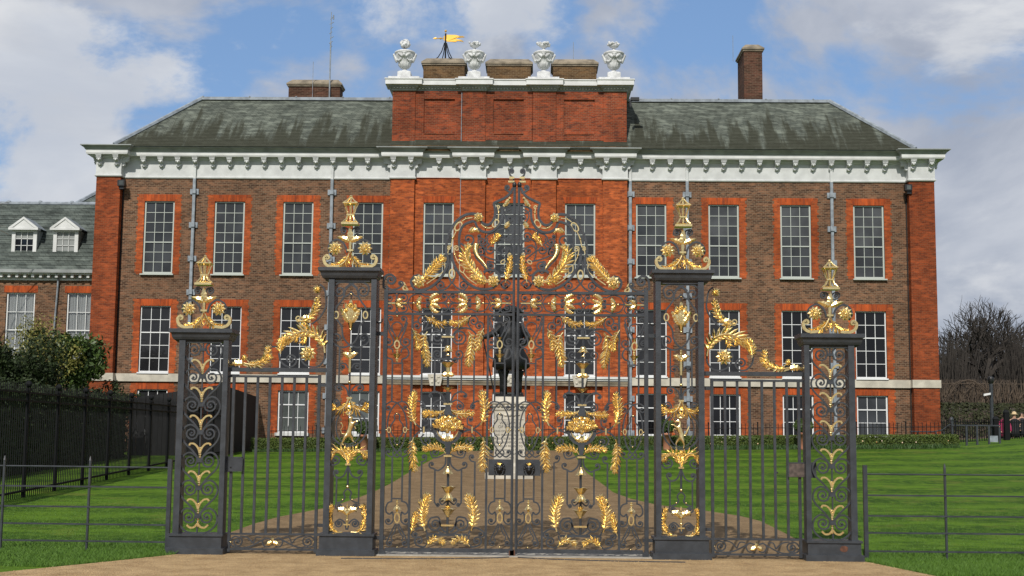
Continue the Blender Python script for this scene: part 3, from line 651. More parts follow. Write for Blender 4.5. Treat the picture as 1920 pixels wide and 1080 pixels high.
# ---- things on the roof
def urn(x, ball, where):
    u = empty('urn', (x, FY - 0.12, 15.84), 'white carved stone urn with a %s, %s' % ('tight round ball of flowers' if ball else 'wide flower basket', where), 'urn', 'urns along the attic')
    MB().box(-0.62, 0.62, -0.22, 0.35, 0, 0.10).box(-0.26, 0.26, -0.18, 0.34, 0.10, 0.30).frustum((-0.26, 0.26, -0.18, 0.34), (-0.17, 0.17, -0.09, 0.25), 0.30, 0.36).build('plinth', 'urn_stone', u)
    pr = [(0.14, 0.35), (0.12, 0.40), (0.07, 0.44), (0.085, 0.47), (0.17, 0.51), (0.235, 0.60), (0.255, 0.70), (0.255, 0.73), (0.29, 0.80), (0.345, 0.95), (0.37, 1.04), (0.36, 1.07), (0.405, 1.10), (0.405, 1.15), (0.34, 1.19), (0.15, 1.24), (0.06, 1.28), (0.055, 1.34)]
    fl = lambda a, z: 1 + (0.07 * math.cos(14 * a) if 0.49 < z < 0.72 else 0) + (0.03 * math.cos(24 * a) if 1.09 < z < 1.16 else 0)
    MB().lathe(pr, 48, (0, 0.08, 0), fl).build('bowl', 'urn_stone', u, True)
    b = MB()
    for k in range(4):                       # cherub heads with swags, feathered handles on the quarters
        a = k * math.pi / 2 - math.pi / 2; cx, cy = math.cos(a), math.sin(a)
        if k % 2 == 0:
            b.ball((cx * 0.36, 0.08 + cy * 0.36, 0.98), (0.075, 0.075, 0.09)).ball((cx * 0.37, 0.08 + cy * 0.37, 1.05), (0.09, 0.07, 0.04))
            for s_ in (-1, 1):
                for q in range(4):
                    aa = a + s_ * (0.24 + q * 0.13); b.ball((math.cos(aa) * 0.355, 0.08 + math.sin(aa) * 0.355, 0.93 + q * 0.035), (0.045, 0.045, 0.055))
        else:
            for q in range(6): b.ball((cx * (0.33 + 0.022 * q), 0.08 + cy * 0.4, 0.82 + q * 0.045), (0.075 - 0.006 * q, 0.09, 0.06))
            b.ball((cx * 0.33, 0.08 + cy * 0.3, 0.78), (0.05, 0.06, 0.06))
        for q in range(7):
            aa = a + math.pi / 4 + (q - 3) * 0.17; b.ball((math.cos(aa) * 0.30, 0.08 + math.sin(aa) * 0.30, 0.77 + 0.014 * (q - 3) ** 2), 0.04)
    b.build('carving', 'urn_stone', u, True)
    b = MB(); rnd = random.Random(int(x * 10))
    if ball:
        for q in range(46):
            d = Vector((rnd.gauss(0, 1), rnd.gauss(0, 1), rnd.gauss(0, 1))).normalized(); b.ball((d.x * 0.17, 0.08 + d.y * 0.17, 1.50 + d.z * 0.14), rnd.uniform(0.045, 0.075))
        b.ball((0, 0.08, 1.50), (0.16, 0.16, 0.14))
    else:
        b.lathe([(0.05, 1.33), (0.08, 1.36), (0.17, 1.41), (0.20, 1.45), (0.17, 1.47)], 16, (0, 0.08, 0))
        for q in range(42):
            a = rnd.uniform(0, 6.28); r_ = rnd.uniform(0, 0.25); b.ball((math.cos(a) * r_, 0.08 + math.sin(a) * r_, 1.48 + rnd.uniform(0, 0.10) * (1 - r_)), rnd.uniform(0.04, 0.065))
    b.build('flowers', 'urn_stone', u, True)
for i, (x, wh) in enumerate(((-5.35, 'on the attic end'), (-2.56, 'beside the chimney with the weather vane'), (0.21, 'between two attic chimneys without a vane'), (3.01, 'on the end above the security camera'))): urn(x, i == 0, wh)
v = empty('weather_vane', (-4.14, 57.7, 18.32), 'gilt swallow-tailed flag weather vane on black iron stays above a chimney', 'weather vane')
b = MB(); b.tube([(0, 0, -0.1), (0, 0, 1.25)], 0.035, 6)
for a in range(4):
    ca, sa = math.cos(a * math.pi / 2 + .5), math.sin(a * math.pi / 2 + .5)
    b.tube([(ca * r_, sa * r_, z) for r_, z in ((0.62, -0.08), (0.36, 0.10), (0.18, 0.4), (0.05, 0.82))], 0.022, 5)
    b.tube([(ca * r_, sa * r_, z) for r_, z in ((0.36, -0.06), (0.40, 0.0), (0.36, 0.10))], 0.015, 5)
b.build('stay', 'black_iron', v)
b = MB(); zc = 1.02
FS = 0.86
fl_ = [(FS * p_, FS * q_) for p_, q_ in [(-0.10, -0.10), (0.05, -0.16), (0.5, -0.20), (0.62, -0.16), (0.50, -0.12), (0.95, -0.19), (0.86, -0.11), (0.50, -0.01), (0.60, 0.02), (1.0, 0.06), (0.90, 0.12), (0.72, 0.12), (0.5, 0.19), (0.05, 0.20), (-0.1, 0.1)]]
n = len(fl_); b.add([(x, -0.012 + 0.03 * math.sin(x * 7), zc + z) for x, z in fl_] + [(x, 0.012 + 0.03 * math.sin(x * 7), zc + z) for x, z in fl_], [tuple(range(n)), tuple(range(2 * n - 1, n - 1, -1))] + [(i, i + n, (i + 1) % n + n, (i + 1) % n) for i in range(n)])
b.build('flag', 'gilt_flag', v)
b = MB(); b.tube([(-0.45, 0, zc), (-0.1, 0, zc)], 0.022, 6).ball((-0.22, 0, zc), 0.05).ball((0, 0, 1.36), 0.055).ball((0, 0, 1.25), 0.03)
b.add([(-0.58, 0, zc), (-0.42, 0, zc + 0.06), (-0.42, 0, zc - 0.06), (-0.42, -0.02, zc), (-0.42, 0.02, zc)], [(0, 1, 3), (0, 3, 2), (0, 4, 1), (0, 2, 4), (1, 4, 2, 3)])
b.build('arrow', 'gilt_flag', v)
def mast(x, y, z0, z1, r_, label, parts=True):
    o = empty('antenna_mast', (x, y, z0), label, 'mast')
    MB().tube([(0, 0, -0.3), (0, 0, (z1 - z0) * 0.72)], r_, 6).build('pole', 'lead', o)
    if parts:
        b = MB(); h = z1 - z0
        b.tube([(0, 0, h * 0.7), (0, 0, h)], r_ * 0.5, 5)
        for k in range(7): b.tube([(-0.03 - 0.04 * (k % 2), 0, h * (0.66 + 0.045 * k)), (0.06 + 0.03 * (k % 3), 0, h * (0.68 + 0.045 * k))], 0.018, 5)
        b.tube([(0.10, 0, h * 0.93), (0.10, 0, h * 0.97)], 0.03, 5)
        b.build('aerial', 'lead', o)
    return o
mast(-9.30, 57.9, 15.7, 20.6, 0.035, 'slender radio aerial mast rising against the broad wing chimney')
for x, y, z0, z1, wh in ((-10.05, 57.85, 15.7, 18.3, 'on the broad wing chimney beside the aerial mast'), (1.55, 57.7, 18.2, 19.2, 'on an attic chimney'), (8.8, 58.9, 18.9, 19.9, 'on the tall narrow wing chimney')):
    o = MB().tube([(0, 0, -0.2), (0, 0, z1 - z0)], 0.012, 5).build('lightning_rod', 'lead', loc=(x, y, z0)); 
    tag(o, 'thin lightning rod ' + wh, 'lightning rod', 'lightning rods on chimneys')

# ================================================================== THE LOWER WING
wg = empty('palace_wing', (-20.5, 54, 1.2), 'lower brown brick wing with slate mansard roof and two white dormers', 'building')
WO = Vector((-20.5, 54, 1.2)); WY = 54.0
def wb(b, name, m, parent=None, smooth=False):
    o = b.build(name, m, parent or wg, smooth)
    if parent is None: o.location = -WO
    return o
b = MB(); hs = [(-21.74, -20.56, 4.32, 7.42), (-19.24, -18.06, 4.32, 7.42), (-24.24, -23.06, 4.32, 7.42)]
xs = [-32, -24.24, -23.06, -21.74, -20.56, -19.24, -18.06, -17.4]
for i in range(len(xs) - 1):
    if i % 2: b.box(xs[i], xs[i + 1], WY, WY + 0.3, ZG, 4.32).box(xs[i], xs[i + 1], WY, WY + 0.3, 7.42, 8.2)
    else: b.box(xs[i], xs[i + 1], WY, WY + 0.3, ZG, 8.2)
b.box(-32, -17.4, WY + 0.6, WY + 9, ZG, 8.2); wb(b, 'wall', 'brown_brick')
for a, c, e, g in hs:
    b = MB(); b.box(a - 0.1, c + 0.1, WY - 0.012, WY + 0.05, g, g + 0.28); wb(b, 'brick_arch', 'arch_brick')
    w_ = window(wg, WO, (a + c) / 2, WY + 0.06, (e, g), 3, 4, 2, 'sash_white', 'clear_glass', ww=c - a, fw=0.055)
    b = MB(); n = 40
    for k in range(n + 1):
        x = a + 0.05 + (c - a - 0.1) * k / n; y = WY + 0.16 + 0.02 * math.sin(k * 1.9) + 0.012 * math.sin(k * 0.7); b.v += [(x, y, e + 0.05), (x, y, g - 0.03)]
    for k in range(n): b.f.append((2 * k, 2 * k + 2, 2 * k + 3, 2 * k + 1))
    b.build('curtain', 'curtain', w_)
b = MB(); b.box(-32, -17.4, WY - 0.30, WY + 0.2, 8.14, 8.20).box(-32, -17.4, WY - 0.06, WY + 0.2, 7.92, 8.0); wb(b, 'cornice', 'white_paint')
wb(MB().box(-32, -17.4, WY - 0.08, WY + 0.2, 8.0, 8.14), 'soffit', 'gutter_grey')
wb(MB().box(-32, -17.4, WY - 0.42, WY + 0.1, 8.20, 8.34), 'gutter', 'gutter_grey')
blk = None
for k in range(30):
    x = -18.0 - k * 0.325
    if blk is None: blk = wb(MB().box(-0.055, 0.055, -0.24, 0, -0.12, 0), 'cornice_block', 'white_paint'); o = blk
    else: o = link_copy(blk, parent=wg)
    o.location = Vector((x, WY - 0.04, 8.139)) - WO
b = MB(); n = 16
for k in range(n):
    t0, t1 = k / n, (k + 1) / n; s_ = 0.015
    y0, y1, za, zb = WY - 0.32 + 2.6 * t0, WY - 0.32 + 2.6 * t1, 8.34 + 3.15 * t0, 8.34 + 3.15 * t1
    b.add([(-32, y0 - s_, za + s_), (-17.4, y0 - s_, za + s_), (-17.4, y1, zb), (-32, y1, zb), (-32, y0, za), (-17.4, y0, za)], [(0, 1, 2, 3), (4, 5, 1, 0)])
b.add([(-32, WY + 2.28, 11.49), (-17.4, WY + 2.28, 11.49), (-17.4, WY + 9, 11.3), (-32, WY + 9, 11.3)], [(0, 1, 2, 3)])
wr = wb(b, 'roof', 'wing_slate')
b = MB(); b.tube([(-32, WY + 2.3, 11.52), (-17.4, WY + 2.3, 11.52)], 0.09, 8)
for k in range(10): b.ball((-31 + k * 1.37, WY + 2.3, 11.56), (0.12, 0.11, 0.10))
b.build('ridge_roll', 'lead', wr)
def dormer(cx, curtain):
    y0 = WY + 0.35; z0, z1 = 8.80, 10.08; h = 0.50
    d = MB().box(cx - h, cx + h, y0 + 0.05, y0 + 1.6, z0 - 0.1, z1); d = wb(d, 'dormer', 'gutter_grey')
    f = MB(); f.box(cx - h - .02, cx - h + 0.13, y0 - 0.02, y0 + 0.08, z0, z1).box(cx + h - 0.13, cx + h + .02, y0 - 0.02, y0 + 0.08, z0, z1).box(cx - h + .13, cx + h - .13, y0 - 0.02, y0 + 0.08, z1 - 0.1, z1).box(cx - h - 0.06, cx + h + 0.06, y0 - 0.07, y0 + 0.08, z0 - 0.06, z0 + 0.06)
    f.build('frame', 'white_paint', d)
    b = MB(); pw = (2 * h - 0.26) / 3; ph = (z1 - z0 - 0.16) / 4
    for k in (1, 2): b.box(cx - h + 0.13 + k * pw - 0.012, cx - h + 0.13 + k * pw + 0.012, y0, y0 + 0.04, z0 + 0.06, z1 - 0.1)
    for k in (1, 2, 3): b.box(cx - h + 0.13, cx + h - 0.13, y0, y0 + 0.04, z0 + 0.06 + k * ph - 0.012, z0 + 0.06 + k * ph + 0.012)
    b.build('glazing_bars', 'white_paint', d)
    for i in range(3):
        for j in range(4): pane_obj(pw - 0.01, ph - 0.01, 'curtain' if curtain or j == 3 else 'pane_black', d, (cx - h + 0.13 + (i + .5) * pw, y0 + 0.035, z0 + 0.06 + (j + .5) * ph))
    p = MB(); o = 0.62; zt = z1 + 0.06
    for (e, ya, yb_, zz_, hh) in ((0, y0 - 0.16, y0 + 1.75, zt, 0.46),):
        p.add([(cx - o, ya, zt), (cx + o, ya, zt), (cx, ya, zt + hh), (cx - o, yb_, zt), (cx + o, yb_, zt), (cx, yb_, zt + hh)], [(0, 1, 2), (0, 2, 5, 3), (1, 4, 5, 2), (0, 3, 4, 1), (3, 5, 4)])
    p.build('pediment_roof', 'lead', d)
    q = MB(); ya = y0 - 0.20
    q.box(cx - o, cx + o, ya, ya + 0.3, zt - 0.09, zt - 0.005)
    for s_ in (-1, 1):
        q.add([(cx + s_ * o, ya, zt), (cx, ya, zt + 0.46), (cx, ya, zt + 0.36), (cx + s_ * (o - 0.16), ya, zt), (cx + s_ * o, ya + .1, zt), (cx, ya + .1, zt + 0.46), (cx, ya + .1, zt + 0.36), (cx + s_ * (o - 0.16), ya + .1, zt)],
              [(0, 1, 2, 3), (0, 4, 5, 1), (1, 5, 6, 2), (2, 6, 7, 3)])
    q.add([(cx - o + .16, ya + 0.03, zt), (cx + o - .16, ya + 0.03, zt), (cx, ya + 0.03, zt + 0.36)], [(0, 1, 2)])
    q.build('pediment', 'white_paint', d)
dormer(-21.26, False); dormer(-19.53, True)
wb(MB().tube([(-19.62, WY - 0.36, 8.3), (-19.6, WY - 0.12, 7.95), (-19.62, WY - 0.08, 7.6), (-19.75, WY - 0.08, 4.2)], 0.04, 6), 'drainpipe', 'lead')
rb = MB(); rb.add([(-23.4, 60, 10.9), (-17.4, 60, 10.9), (-17.4, 64, 14.3), (-20.0, 64, 14.3), (-23.4, 70, 10.9)], [(0, 1, 2, 3), (0, 3, 4)])
o = rb.build('rear_roof', 'wing_slate'); o.parent = wg; o.location = -WO
MB().tube([(-23.4, 59.98, 10.92), (-20.0, 63.98, 14.32)], 0.10, 6).build('lead_hip', 'lead', o)
# ================================================================== THE GATEWAY
GYL = 19.2
class Iron:
    """Builds wrought parts under one thing. Positions are read off the drawing of the gateway's lion half; sg=-1 mirrors it."""
    def __init__(s, parent, sg, Y, yoff=0.0): s.p = parent; s.sg = sg; s.Y = Y; s.yo = yoff; s.o = Vector(parent.location); s.tilt = 0.0; s.ty = 590; s.jn = 0
    def jit(s): s.jn += 1; return 1 + 0.17 * ((s.jn * 0.618) % 1.0)      # no two crossing bars share a face plane
    def P(s, px, py):
        x, z = at(px - s.tilt * (py - s.ty), py, s.Y); return (s.sg * (x - GX) - (s.o.x - GX), z - s.o.z)
    def pts(s, l): return [s.P(*q) for q in l]
    def done(s, b, name, m, par=None, smooth=False):
        b.sg = s.sg; o = b.build(name, m, par or s.p, smooth)
        o.location = (0, s.Y - s.o.y + s.yo, 0) if par is None else (0, 0, 0)
        return o
    def rect(s, name, x0, y0, x1, y1, d=0.035, m='iron', yo=0.0, par=None):
        """a straight bar given by its box in the drawing, kept upright"""
        (ax, az), (bx, bz) = s.P((x0 + x1) / 2, y0), s.P((x0 + x1) / 2, y1); d = d * s.jit()
        hw = abs(x1 - x0) / 2 * GYL / FPX * s.Y / GYL
        cx = (ax + bx) / 2
        return s.done(MB().box(cx - hw, cx + hw, yo - d / 2, yo + d / 2, min(az, bz), max(az, bz)), name, m, par)
    def rail(s, name, x0, x1, y, th, d=0.035, m='iron', yo=0.0):
        d = d * s.jit(); a, c = s.P(x0, y), s.P(x1, y); z = (a[1] + c[1]) / 2; h = th / 2 * s.Y / FPX
        return s.done(MB().box(min(a[0], c[0]), max(a[0], c[0]), yo - d / 2, yo + d / 2, z - h, z + h), name, m)
    def scroll(s, pts, c=None, turns=1.3, d=1, c0=None, d0=1, w=3.0, name='scroll', mx=None, dep=0.022, k=6, eye=True, m='iron', yo=0.0):
        """an S or C scroll through pts, rolling up round c (end) and c0 (start); mx mirrors a twin about a panel's centre line"""
        path = spl(pts, k)
        if c: path = path + volute(pts[-1], c, turns, d)
        if c0: path = volute(pts[0], c0, turns, d0)[::-1] + path
        b = MB(); b.bar(s.pts(path), w * s.Y / FPX, dep * s.jit(), yo)
        if eye:
            for q in (c, c0):
                if q: e = s.P(*q); b.ball((e[0], yo, e[1]), (0.019, 0.022, 0.019))
        s.done(b, name, m)
        if mx is not None:
            f = lambda q: None if q is None else (2 * mx - q[0], q[1])
            s.scroll([f(q) for q in pts], f(c), turns, -d, f(c0), -d0, w, name, None, dep, k, eye, m, yo)
    def loop(s, pts, w=3, name='scroll', m='iron', dep=0.022, mx=None, yo=0):
        s.done(MB().bar(s.pts(spl(pts + [pts[0]], 6)[:-1]), w * s.Y / FPX, dep * s.jit(), yo, True), name, m)
        if mx is not None: s.loop([(2 * mx - x, y) for x, y in pts], w, name, m, dep, None, yo)
    def oval(s, c, rx, ry, w=2.6, name='gilt_ring', m='gold', rot=0, mx=None, yo=0.0, dep=0.026):
        n = 20; l = []
        for i in range(n):
            a = 2 * math.pi * i / n; x, y = rx * math.cos(a), ry * math.sin(a); l.append((c[0] + x * math.cos(rot) - y * math.sin(rot), c[1] + x * math.sin(rot) + y * math.cos(rot)))
        s.done(MB().bar(s.pts(l), w * s.Y / FPX, dep * s.jit(), yo, True), name, m)
        if mx is not None: s.oval((2 * mx - c[0], c[1]), rx, ry, w, name, m, -rot, None, yo, dep)
    def leaf(s, pts, W, n=8, name='gilt_leaf', mx=None, sides=(1, -1), yo=-0.012, ang=47, base=0.35, curl=0.025):
        """acanthus leaf: rib along pts (first = stalk, last = tip) with ridged lobes down both sides"""
        if W <= 9: return s.blade(pts, W, name, mx, yo)
        n = max(3, round(n * 0.9)); u = W * 0.9 * s.Y / FPX; sp = s.pts(spl(pts, 8)); L = [0]
        for a, c in zip(sp, sp[1:]): L.append(L[-1] + math.hypot(c[0] - a[0], c[1] - a[1]))
        T = L[-1]
        def ev(t_):
            q = t_ * T
            for i in range(len(L) - 1):
                if L[i + 1] >= q: break
            g = (q - L[i]) / max(1e-9, L[i + 1] - L[i]); a, c = sp[i], sp[i + 1]; dx, dz = c[0] - a[0], c[1] - a[1]; l = math.hypot(dx, dz) or 1
            return (a[0] + dx * g, a[1] + dz * g), (dx / l, dz / l)
        b = MB(); rnd = random.Random(int(T * 9999)); hb = T / n * 0.36; A = math.radians(ang)
        for i in range(n):
            t_ = base * 0.25 + (0.97 - base * 0.25) * (i + 0.4) / n; p, tg = ev(min(t_, 0.985))
            prof = min(1, (t_ + 0.12) / base) ** 0.7 * (1 - max(0, (t_ - 0.62) / 0.38) ** 1.6 * 0.68)
            for sd in sides:
                nx, nz = -tg[1] * sd, tg[0] * sd; aa = A * (1.12 - 0.45 * t_) + rnd.gauss(0, 0.07)
                d = (tg[0] * math.cos(aa) + nx * math.sin(aa), tg[1] * math.cos(aa) + nz * math.sin(aa))
                b.lobe(p, d, tg, u * prof * rnd.uniform(0.88, 1.1) / max(0.55, math.sin(aa)) * 0.70, hb, 0.014, rnd.uniform(-curl, curl * 0.6) - 0.006 * (i % 2))
        p, tg = ev(0.93); b.lobe(p, tg, (-tg[1], tg[0]), u * 0.6, u * 0.16, 0.012, -0.01)
        r0 = max(0.006, u * 0.11)
        b.tube([(q[0], -0.012, q[1]) for q in (sp[::2] if len(sp) > 4 else sp)], r0, 5, r0 * 0.35)
        b.v = [(x, y + yo, z) for x, y, z in b.v]
        s.done(b, name, 'gold')
        if mx is not None: s.leaf([(2 * mx - x, y) for x, y in pts], W, n, name, None, tuple(-q for q in sides) if len(sides) == 1 else sides, yo, ang, base, curl)
    def blade(s, pts, W, name, mx, yo):
        """a small plain pointed leaf with a raised rib, swelling past its middle"""
        sp = s.pts(spl(pts, 5)); n = len(sp); u = W * s.Y / FPX * 0.62; v = []; f = []
        for i, p in enumerate(sp):
            a, c = sp[max(i - 1, 0)], sp[min(i + 1, n - 1)]; tx, tz = c[0] - a[0], c[1] - a[1]; l = math.hypot(tx, tz) or 1; nx, nz = -tz / l, tx / l
            t_ = i / (n - 1); h = u * (0.22 + 0.78 * math.sin(math.pi * min(1, t_ * 1.02) ** 0.85)) * (1 - t_ ** 6) + 0.0015; h *= 1 + 0.16 * math.cos(i * 3.1)
            y = yo - 0.012 * math.sin(math.pi * t_)
            v += [(p[0] + nx * h, y, p[1] + nz * h), (p[0], y - 0.014, p[1]), (p[0] - nx * h, y, p[1] - nz * h), (p[0], y + 0.006, p[1])]
        for i in range(n - 1):
            for k in range(4): f.append((4 * i + k, 4 * i + (k + 1) % 4, 4 * i + 4 + (k + 1) % 4, 4 * i + 4 + k))
        f += [(3, 2, 1, 0), (4 * n - 4, 4 * n - 3, 4 * n - 2, 4 * n - 1)]
        s.done(MB().add(v, f), name, 'gold')
        if mx is not None: s.blade([(2 * mx - x, y) for x, y in pts], W, name, None, yo)
    def rosette(s, c, r, n=9, name='gilt_rosette', mx=None, yo=-0.03, m='gold', rings=2):
        x, z = s.P(*c); u = r * s.Y / FPX; b = MB()
        for ring in range(rings):
            rr = u * (1 - 0.38 * ring)
            for k in range(n):
                a = 2 * math.pi * (k + 0.5 * ring) / n; d = (math.cos(a), math.sin(a)); b2 = MB().lobe((x + d[0] * rr * 0.12, z + d[1] * rr * 0.12), d, (-d[1], d[0]), rr * 0.92, rr * 3.1 / n, 0.016, -0.012)
                b.add([(p[0], p[1] + yo - ring * 0.02, p[2]) for p in b2.v], b2.f)
        b.ball((x, yo - 0.03, z), (u * 0.2, 0.02, u * 0.2)); b.ball((x, yo, z), (u * 0.45, 0.02, u * 0.45))
        s.done(b, name, m)
        if mx is not None: s.rosette((2 * mx - c[0], c[1]), r, n, name, None, yo, m, rings)
    def husk(s, c, w, h, up=1, name='gilt_husk', mx=None, m='gold', petals=6):
        """a cup of petals round a vertical stem; c = where the petals spring, opening up or down"""
        x, z = s.P(*c); k = s.Y / FPX; u, hh = w * k / 2, h * k * up; b = MB()
        n = petals; N_ = n * 4; pr = [(0.16, 0.0), (0.34, 0.18), (0.52, 0.5), (0.72, 0.8)]
        v = []; f = []
        for (r_, t_) in pr:
            for j in range(N_): a = 2 * math.pi * j / N_; v.append((x + u * r_ * (1 + 0.12 * math.cos(n * a)) * math.cos(a), u * r_ * (1 + 0.12 * math.cos(n * a)) * math.sin(a), z + hh * t_))
        for j in range(N_):
            a = 2 * math.pi * j / N_; t_ = 0.5 + 0.5 * math.cos(n * a); r_ = 0.72 + 0.34 * t_; v.append((x + u * r_ * math.cos(a), u * r_ * math.sin(a), z + hh * (0.82 + 0.14 * t_)))
        for i in range(4):
            for j in range(N_): f.append((i * N_ + j, i * N_ + (j + 1) % N_, (i + 1) * N_ + (j + 1) % N_, (i + 1) * N_ + j))
        b.add(v, f); b.ball((x, 0, z), (u * 0.22, u * 0.22, u * 0.22))
        s.done(b, name, m, None, True)
        if mx is not None: s.husk((2 * mx - c[0], c[1]), w, h, up, name, None, m, petals)
    def knob(s, c, r, name='gilt_knob', m='gold', mx=None, ry=None):
        x, z = s.P(*c); u = r * s.Y / FPX; s.done(MB().ball((x, -0.004, z), (u, max(u, 0.02), (ry or r) * s.Y / FPX)), name, m, None, True)
        if mx is not None: s.knob((2 * mx - c[0], c[1]), r, name, m, None, ry)
    def rod(s, x, y0, y1, r, name='rod', m='iron', beads=False):
        (ax, az), (bx, bz) = s.P(x, y0), s.P(x, y1); cx = (ax + bx) / 2; u = r * s.Y / FPX; b = MB()
        if beads:
            n = max(3, int(abs(az - bz) / (u * 1.6)))
            for i in range(n): b.ball((cx, 0, az + (bz - az) * (i + .5) / n), (u * (1.0 + 0.25 * (i % 2)), u, abs(az - bz) / n * 0.62))
        else: b.tube([(cx, 0, az), (cx, 0, bz)], u, 8)
        s.done(b, name, m)

def narrow_panel(I, xc, hw, locked=False):
    """upright side panel of a leaf: heart scroll with gilt drop, bars, interlaced ovals, bars, inverted drop"""
    mx = xc
    e = xc - hw
    # top heart
    I.scroll([(xc - 9, 622), (xc - 14, 612), (xc - 17, 603)], (xc - 12.5, 598), 1.2, 1, w=2.4, mx=mx)
    I.scroll([(xc - 2, 632), (xc - 8, 620), (xc - 9.5, 610), (xc - 4, 605), (xc, 604)], None, w=2.2, mx=mx)
    I.scroll([(xc - 19.5, 604), (xc - 14, 622), (xc - 7, 637), (xc - 7.5, 645), (xc - 12, 649)], (xc - 16.5, 641), 1.2, 1, w=2.6, mx=mx)
    I.scroll([(xc - 21, 657), (xc - 17, 652), (xc - 9, 655), (xc - 8, 661)], None, w=2.6, mx=mx)
    I.scroll([(xc - 21, 657), (xc - 22, 664), (xc - 17, 671), (xc - 9.5, 674), (xc - 9.3, 682)], None, w=3.0, mx=mx)
    I.knob((xc, 592.5), 2.0)
    I.husk((xc, 637), 10, 5, 1); I.oval((xc, 646), 4.6, 7.2, 2.4)
    I.rod(xc, 653, 679, 2.2, 'gilt_drop', 'gold', True); I.husk((xc, 672), 19, 9, 1)
    I.rail('crossbar', xc - 10, xc + 10, 681, 2.4, 0.02)
    for s_ in (-1, 1): I.rect('bar', xc + s_ * 9.3 - 1.5, 680, xc + s_ * 9.3 + 1.5, 754, 0.022)
    # interlaced ovals
    I.scroll([(xc - 9.3, 753), (xc - 14, 754), (xc - 20, 758)], (xc - 16.5, 764), 1.1, -1, w=2.6, mx=mx)
    I.scroll([(xc + 9.3, 753), (xc - 2, 757), (xc - 14, 775), (xc - 18, 800), (xc - 13, 826), (xc - 5, 842), (xc + 9, 856), (xc + 18, 853)], (xc + 16, 848), 0.9, -1, w=2.6, mx=mx)
    ch = [(xc, 775), (xc - 5, 779), (xc - 4.5, 787), (xc - 11, 797), (xc - 12, 806), (xc - 9, 815), (xc - 4, 821), (xc - 5, 829), (xc, 834)]
    I.scroll(ch, None, w=2.4, mx=mx)
    I.scroll([(xc - 4, 842), (xc - 8, 850), (xc, 858)], None, w=2.4, mx=mx)
    I.knob((xc, 776), 2, mx=None); I.knob((xc, 834), 2)
    I.oval((xc - 15, 806), 2.9, 5.0, 1.7, mx=mx); I.knob((xc - 20.5, 806), 1.6, mx=mx)
    if locked:
        a, c = I.P(xc - hw + 2, 861), I.P(xc + hw - 1, 890)
        I.done(MB().box(a[0], c[0], -0.03, 0.03, c[1], a[1]).box(a[0], c[0], -0.036, 0.036, c[1] - 0.012, c[1] + 0.008), 'lock_plate', 'iron')
        x, z = I.P(xc, 878); b = MB()
        b.ball((x, -0.06, z), (0.062, 0.06, 0.075)).ball((x - 0.03, -0.105, z + 0.015), (0.02, 0.02, 0.02)).ball((x + 0.03, -0.105, z + 0.015), (0.02, 0.02, 0.02)).ball((x, -0.115, z - 0.02), (0.024, 0.03, 0.022))
        for k in range(14):
            a_ = math.pi * 2 * k / 14; b.ball((x + 0.062 * math.cos(a_), -0.05, z + 0.072 * math.sin(a_)), (0.02, 0.03, 0.024))
        o = I.done(b, 'lion_mask', 'iron_dark', None, True)
        rg = MB().bar([(x + 0.05 * math.cos(k * math.pi / 8 + math.pi), z - 0.035 + 0.062 * math.sin(k * math.pi / 8 + math.pi)) for k in range(9)], 0.012, 0.014, -0.11); rg.sg = I.sg
        o2 = rg.build('knocker_ring', 'iron', o)
        cr = MB()
        for k in range(5): cr2 = MB().lobe((x, z + 0.045), (math.sin((k - 2) * 0.5), math.cos((k - 2) * 0.5)), (1, 0), 0.052, 0.012, 0.014); cr.add([(p[0], p[1] - 0.10, p[2]) for p in cr2.v], cr2.f)
        cr.sg = I.sg; cr.build('gilt_crest', 'gold', o)
    for s_ in (-1, 1): I.rect('bar', xc + s_ * 9.6 - 1.5, 858 if not locked else 889, xc + s_ * 9.6 + 1.5, 941, 0.022)
    # inverted drop
    I.rail('crossbar', xc - 10, xc + 10, 935, 2.4, 0.02)
    I.scroll([(xc - 9.6, 940), (xc - 17, 943), (xc - 21, 952), (xc - 20, 960), (xc - 14, 964), (xc - 9, 960), (xc - 8, 966)], None, w=2.8, mx=mx)
    I.rod(xc, 936, 963, 2.3, 'gilt_drop', 'gold', True); I.husk((xc, 948), 19, 8, -1); I.oval((xc, 971), 4.6, 8.6, 2.4)
    I.scroll([(xc - 7, 963), (xc - 7.5, 976), (xc - 12, 982)], (xc - 16.5, 977), 1.1, 1, w=2.6, mx=mx)
    I.scroll([(xc - 3, 982), (xc - 10, 996), (xc - 18, 1013)], (xc - 14, 1018), 1.2, -1, w=2.5, mx=mx)
    I.scroll([(xc - 1, 983), (xc - 5, 998), (xc - 11, 1007), (xc - 8, 1015)], None, w=2.2, mx=mx)
    I.knob((xc, 1026), 1.8)

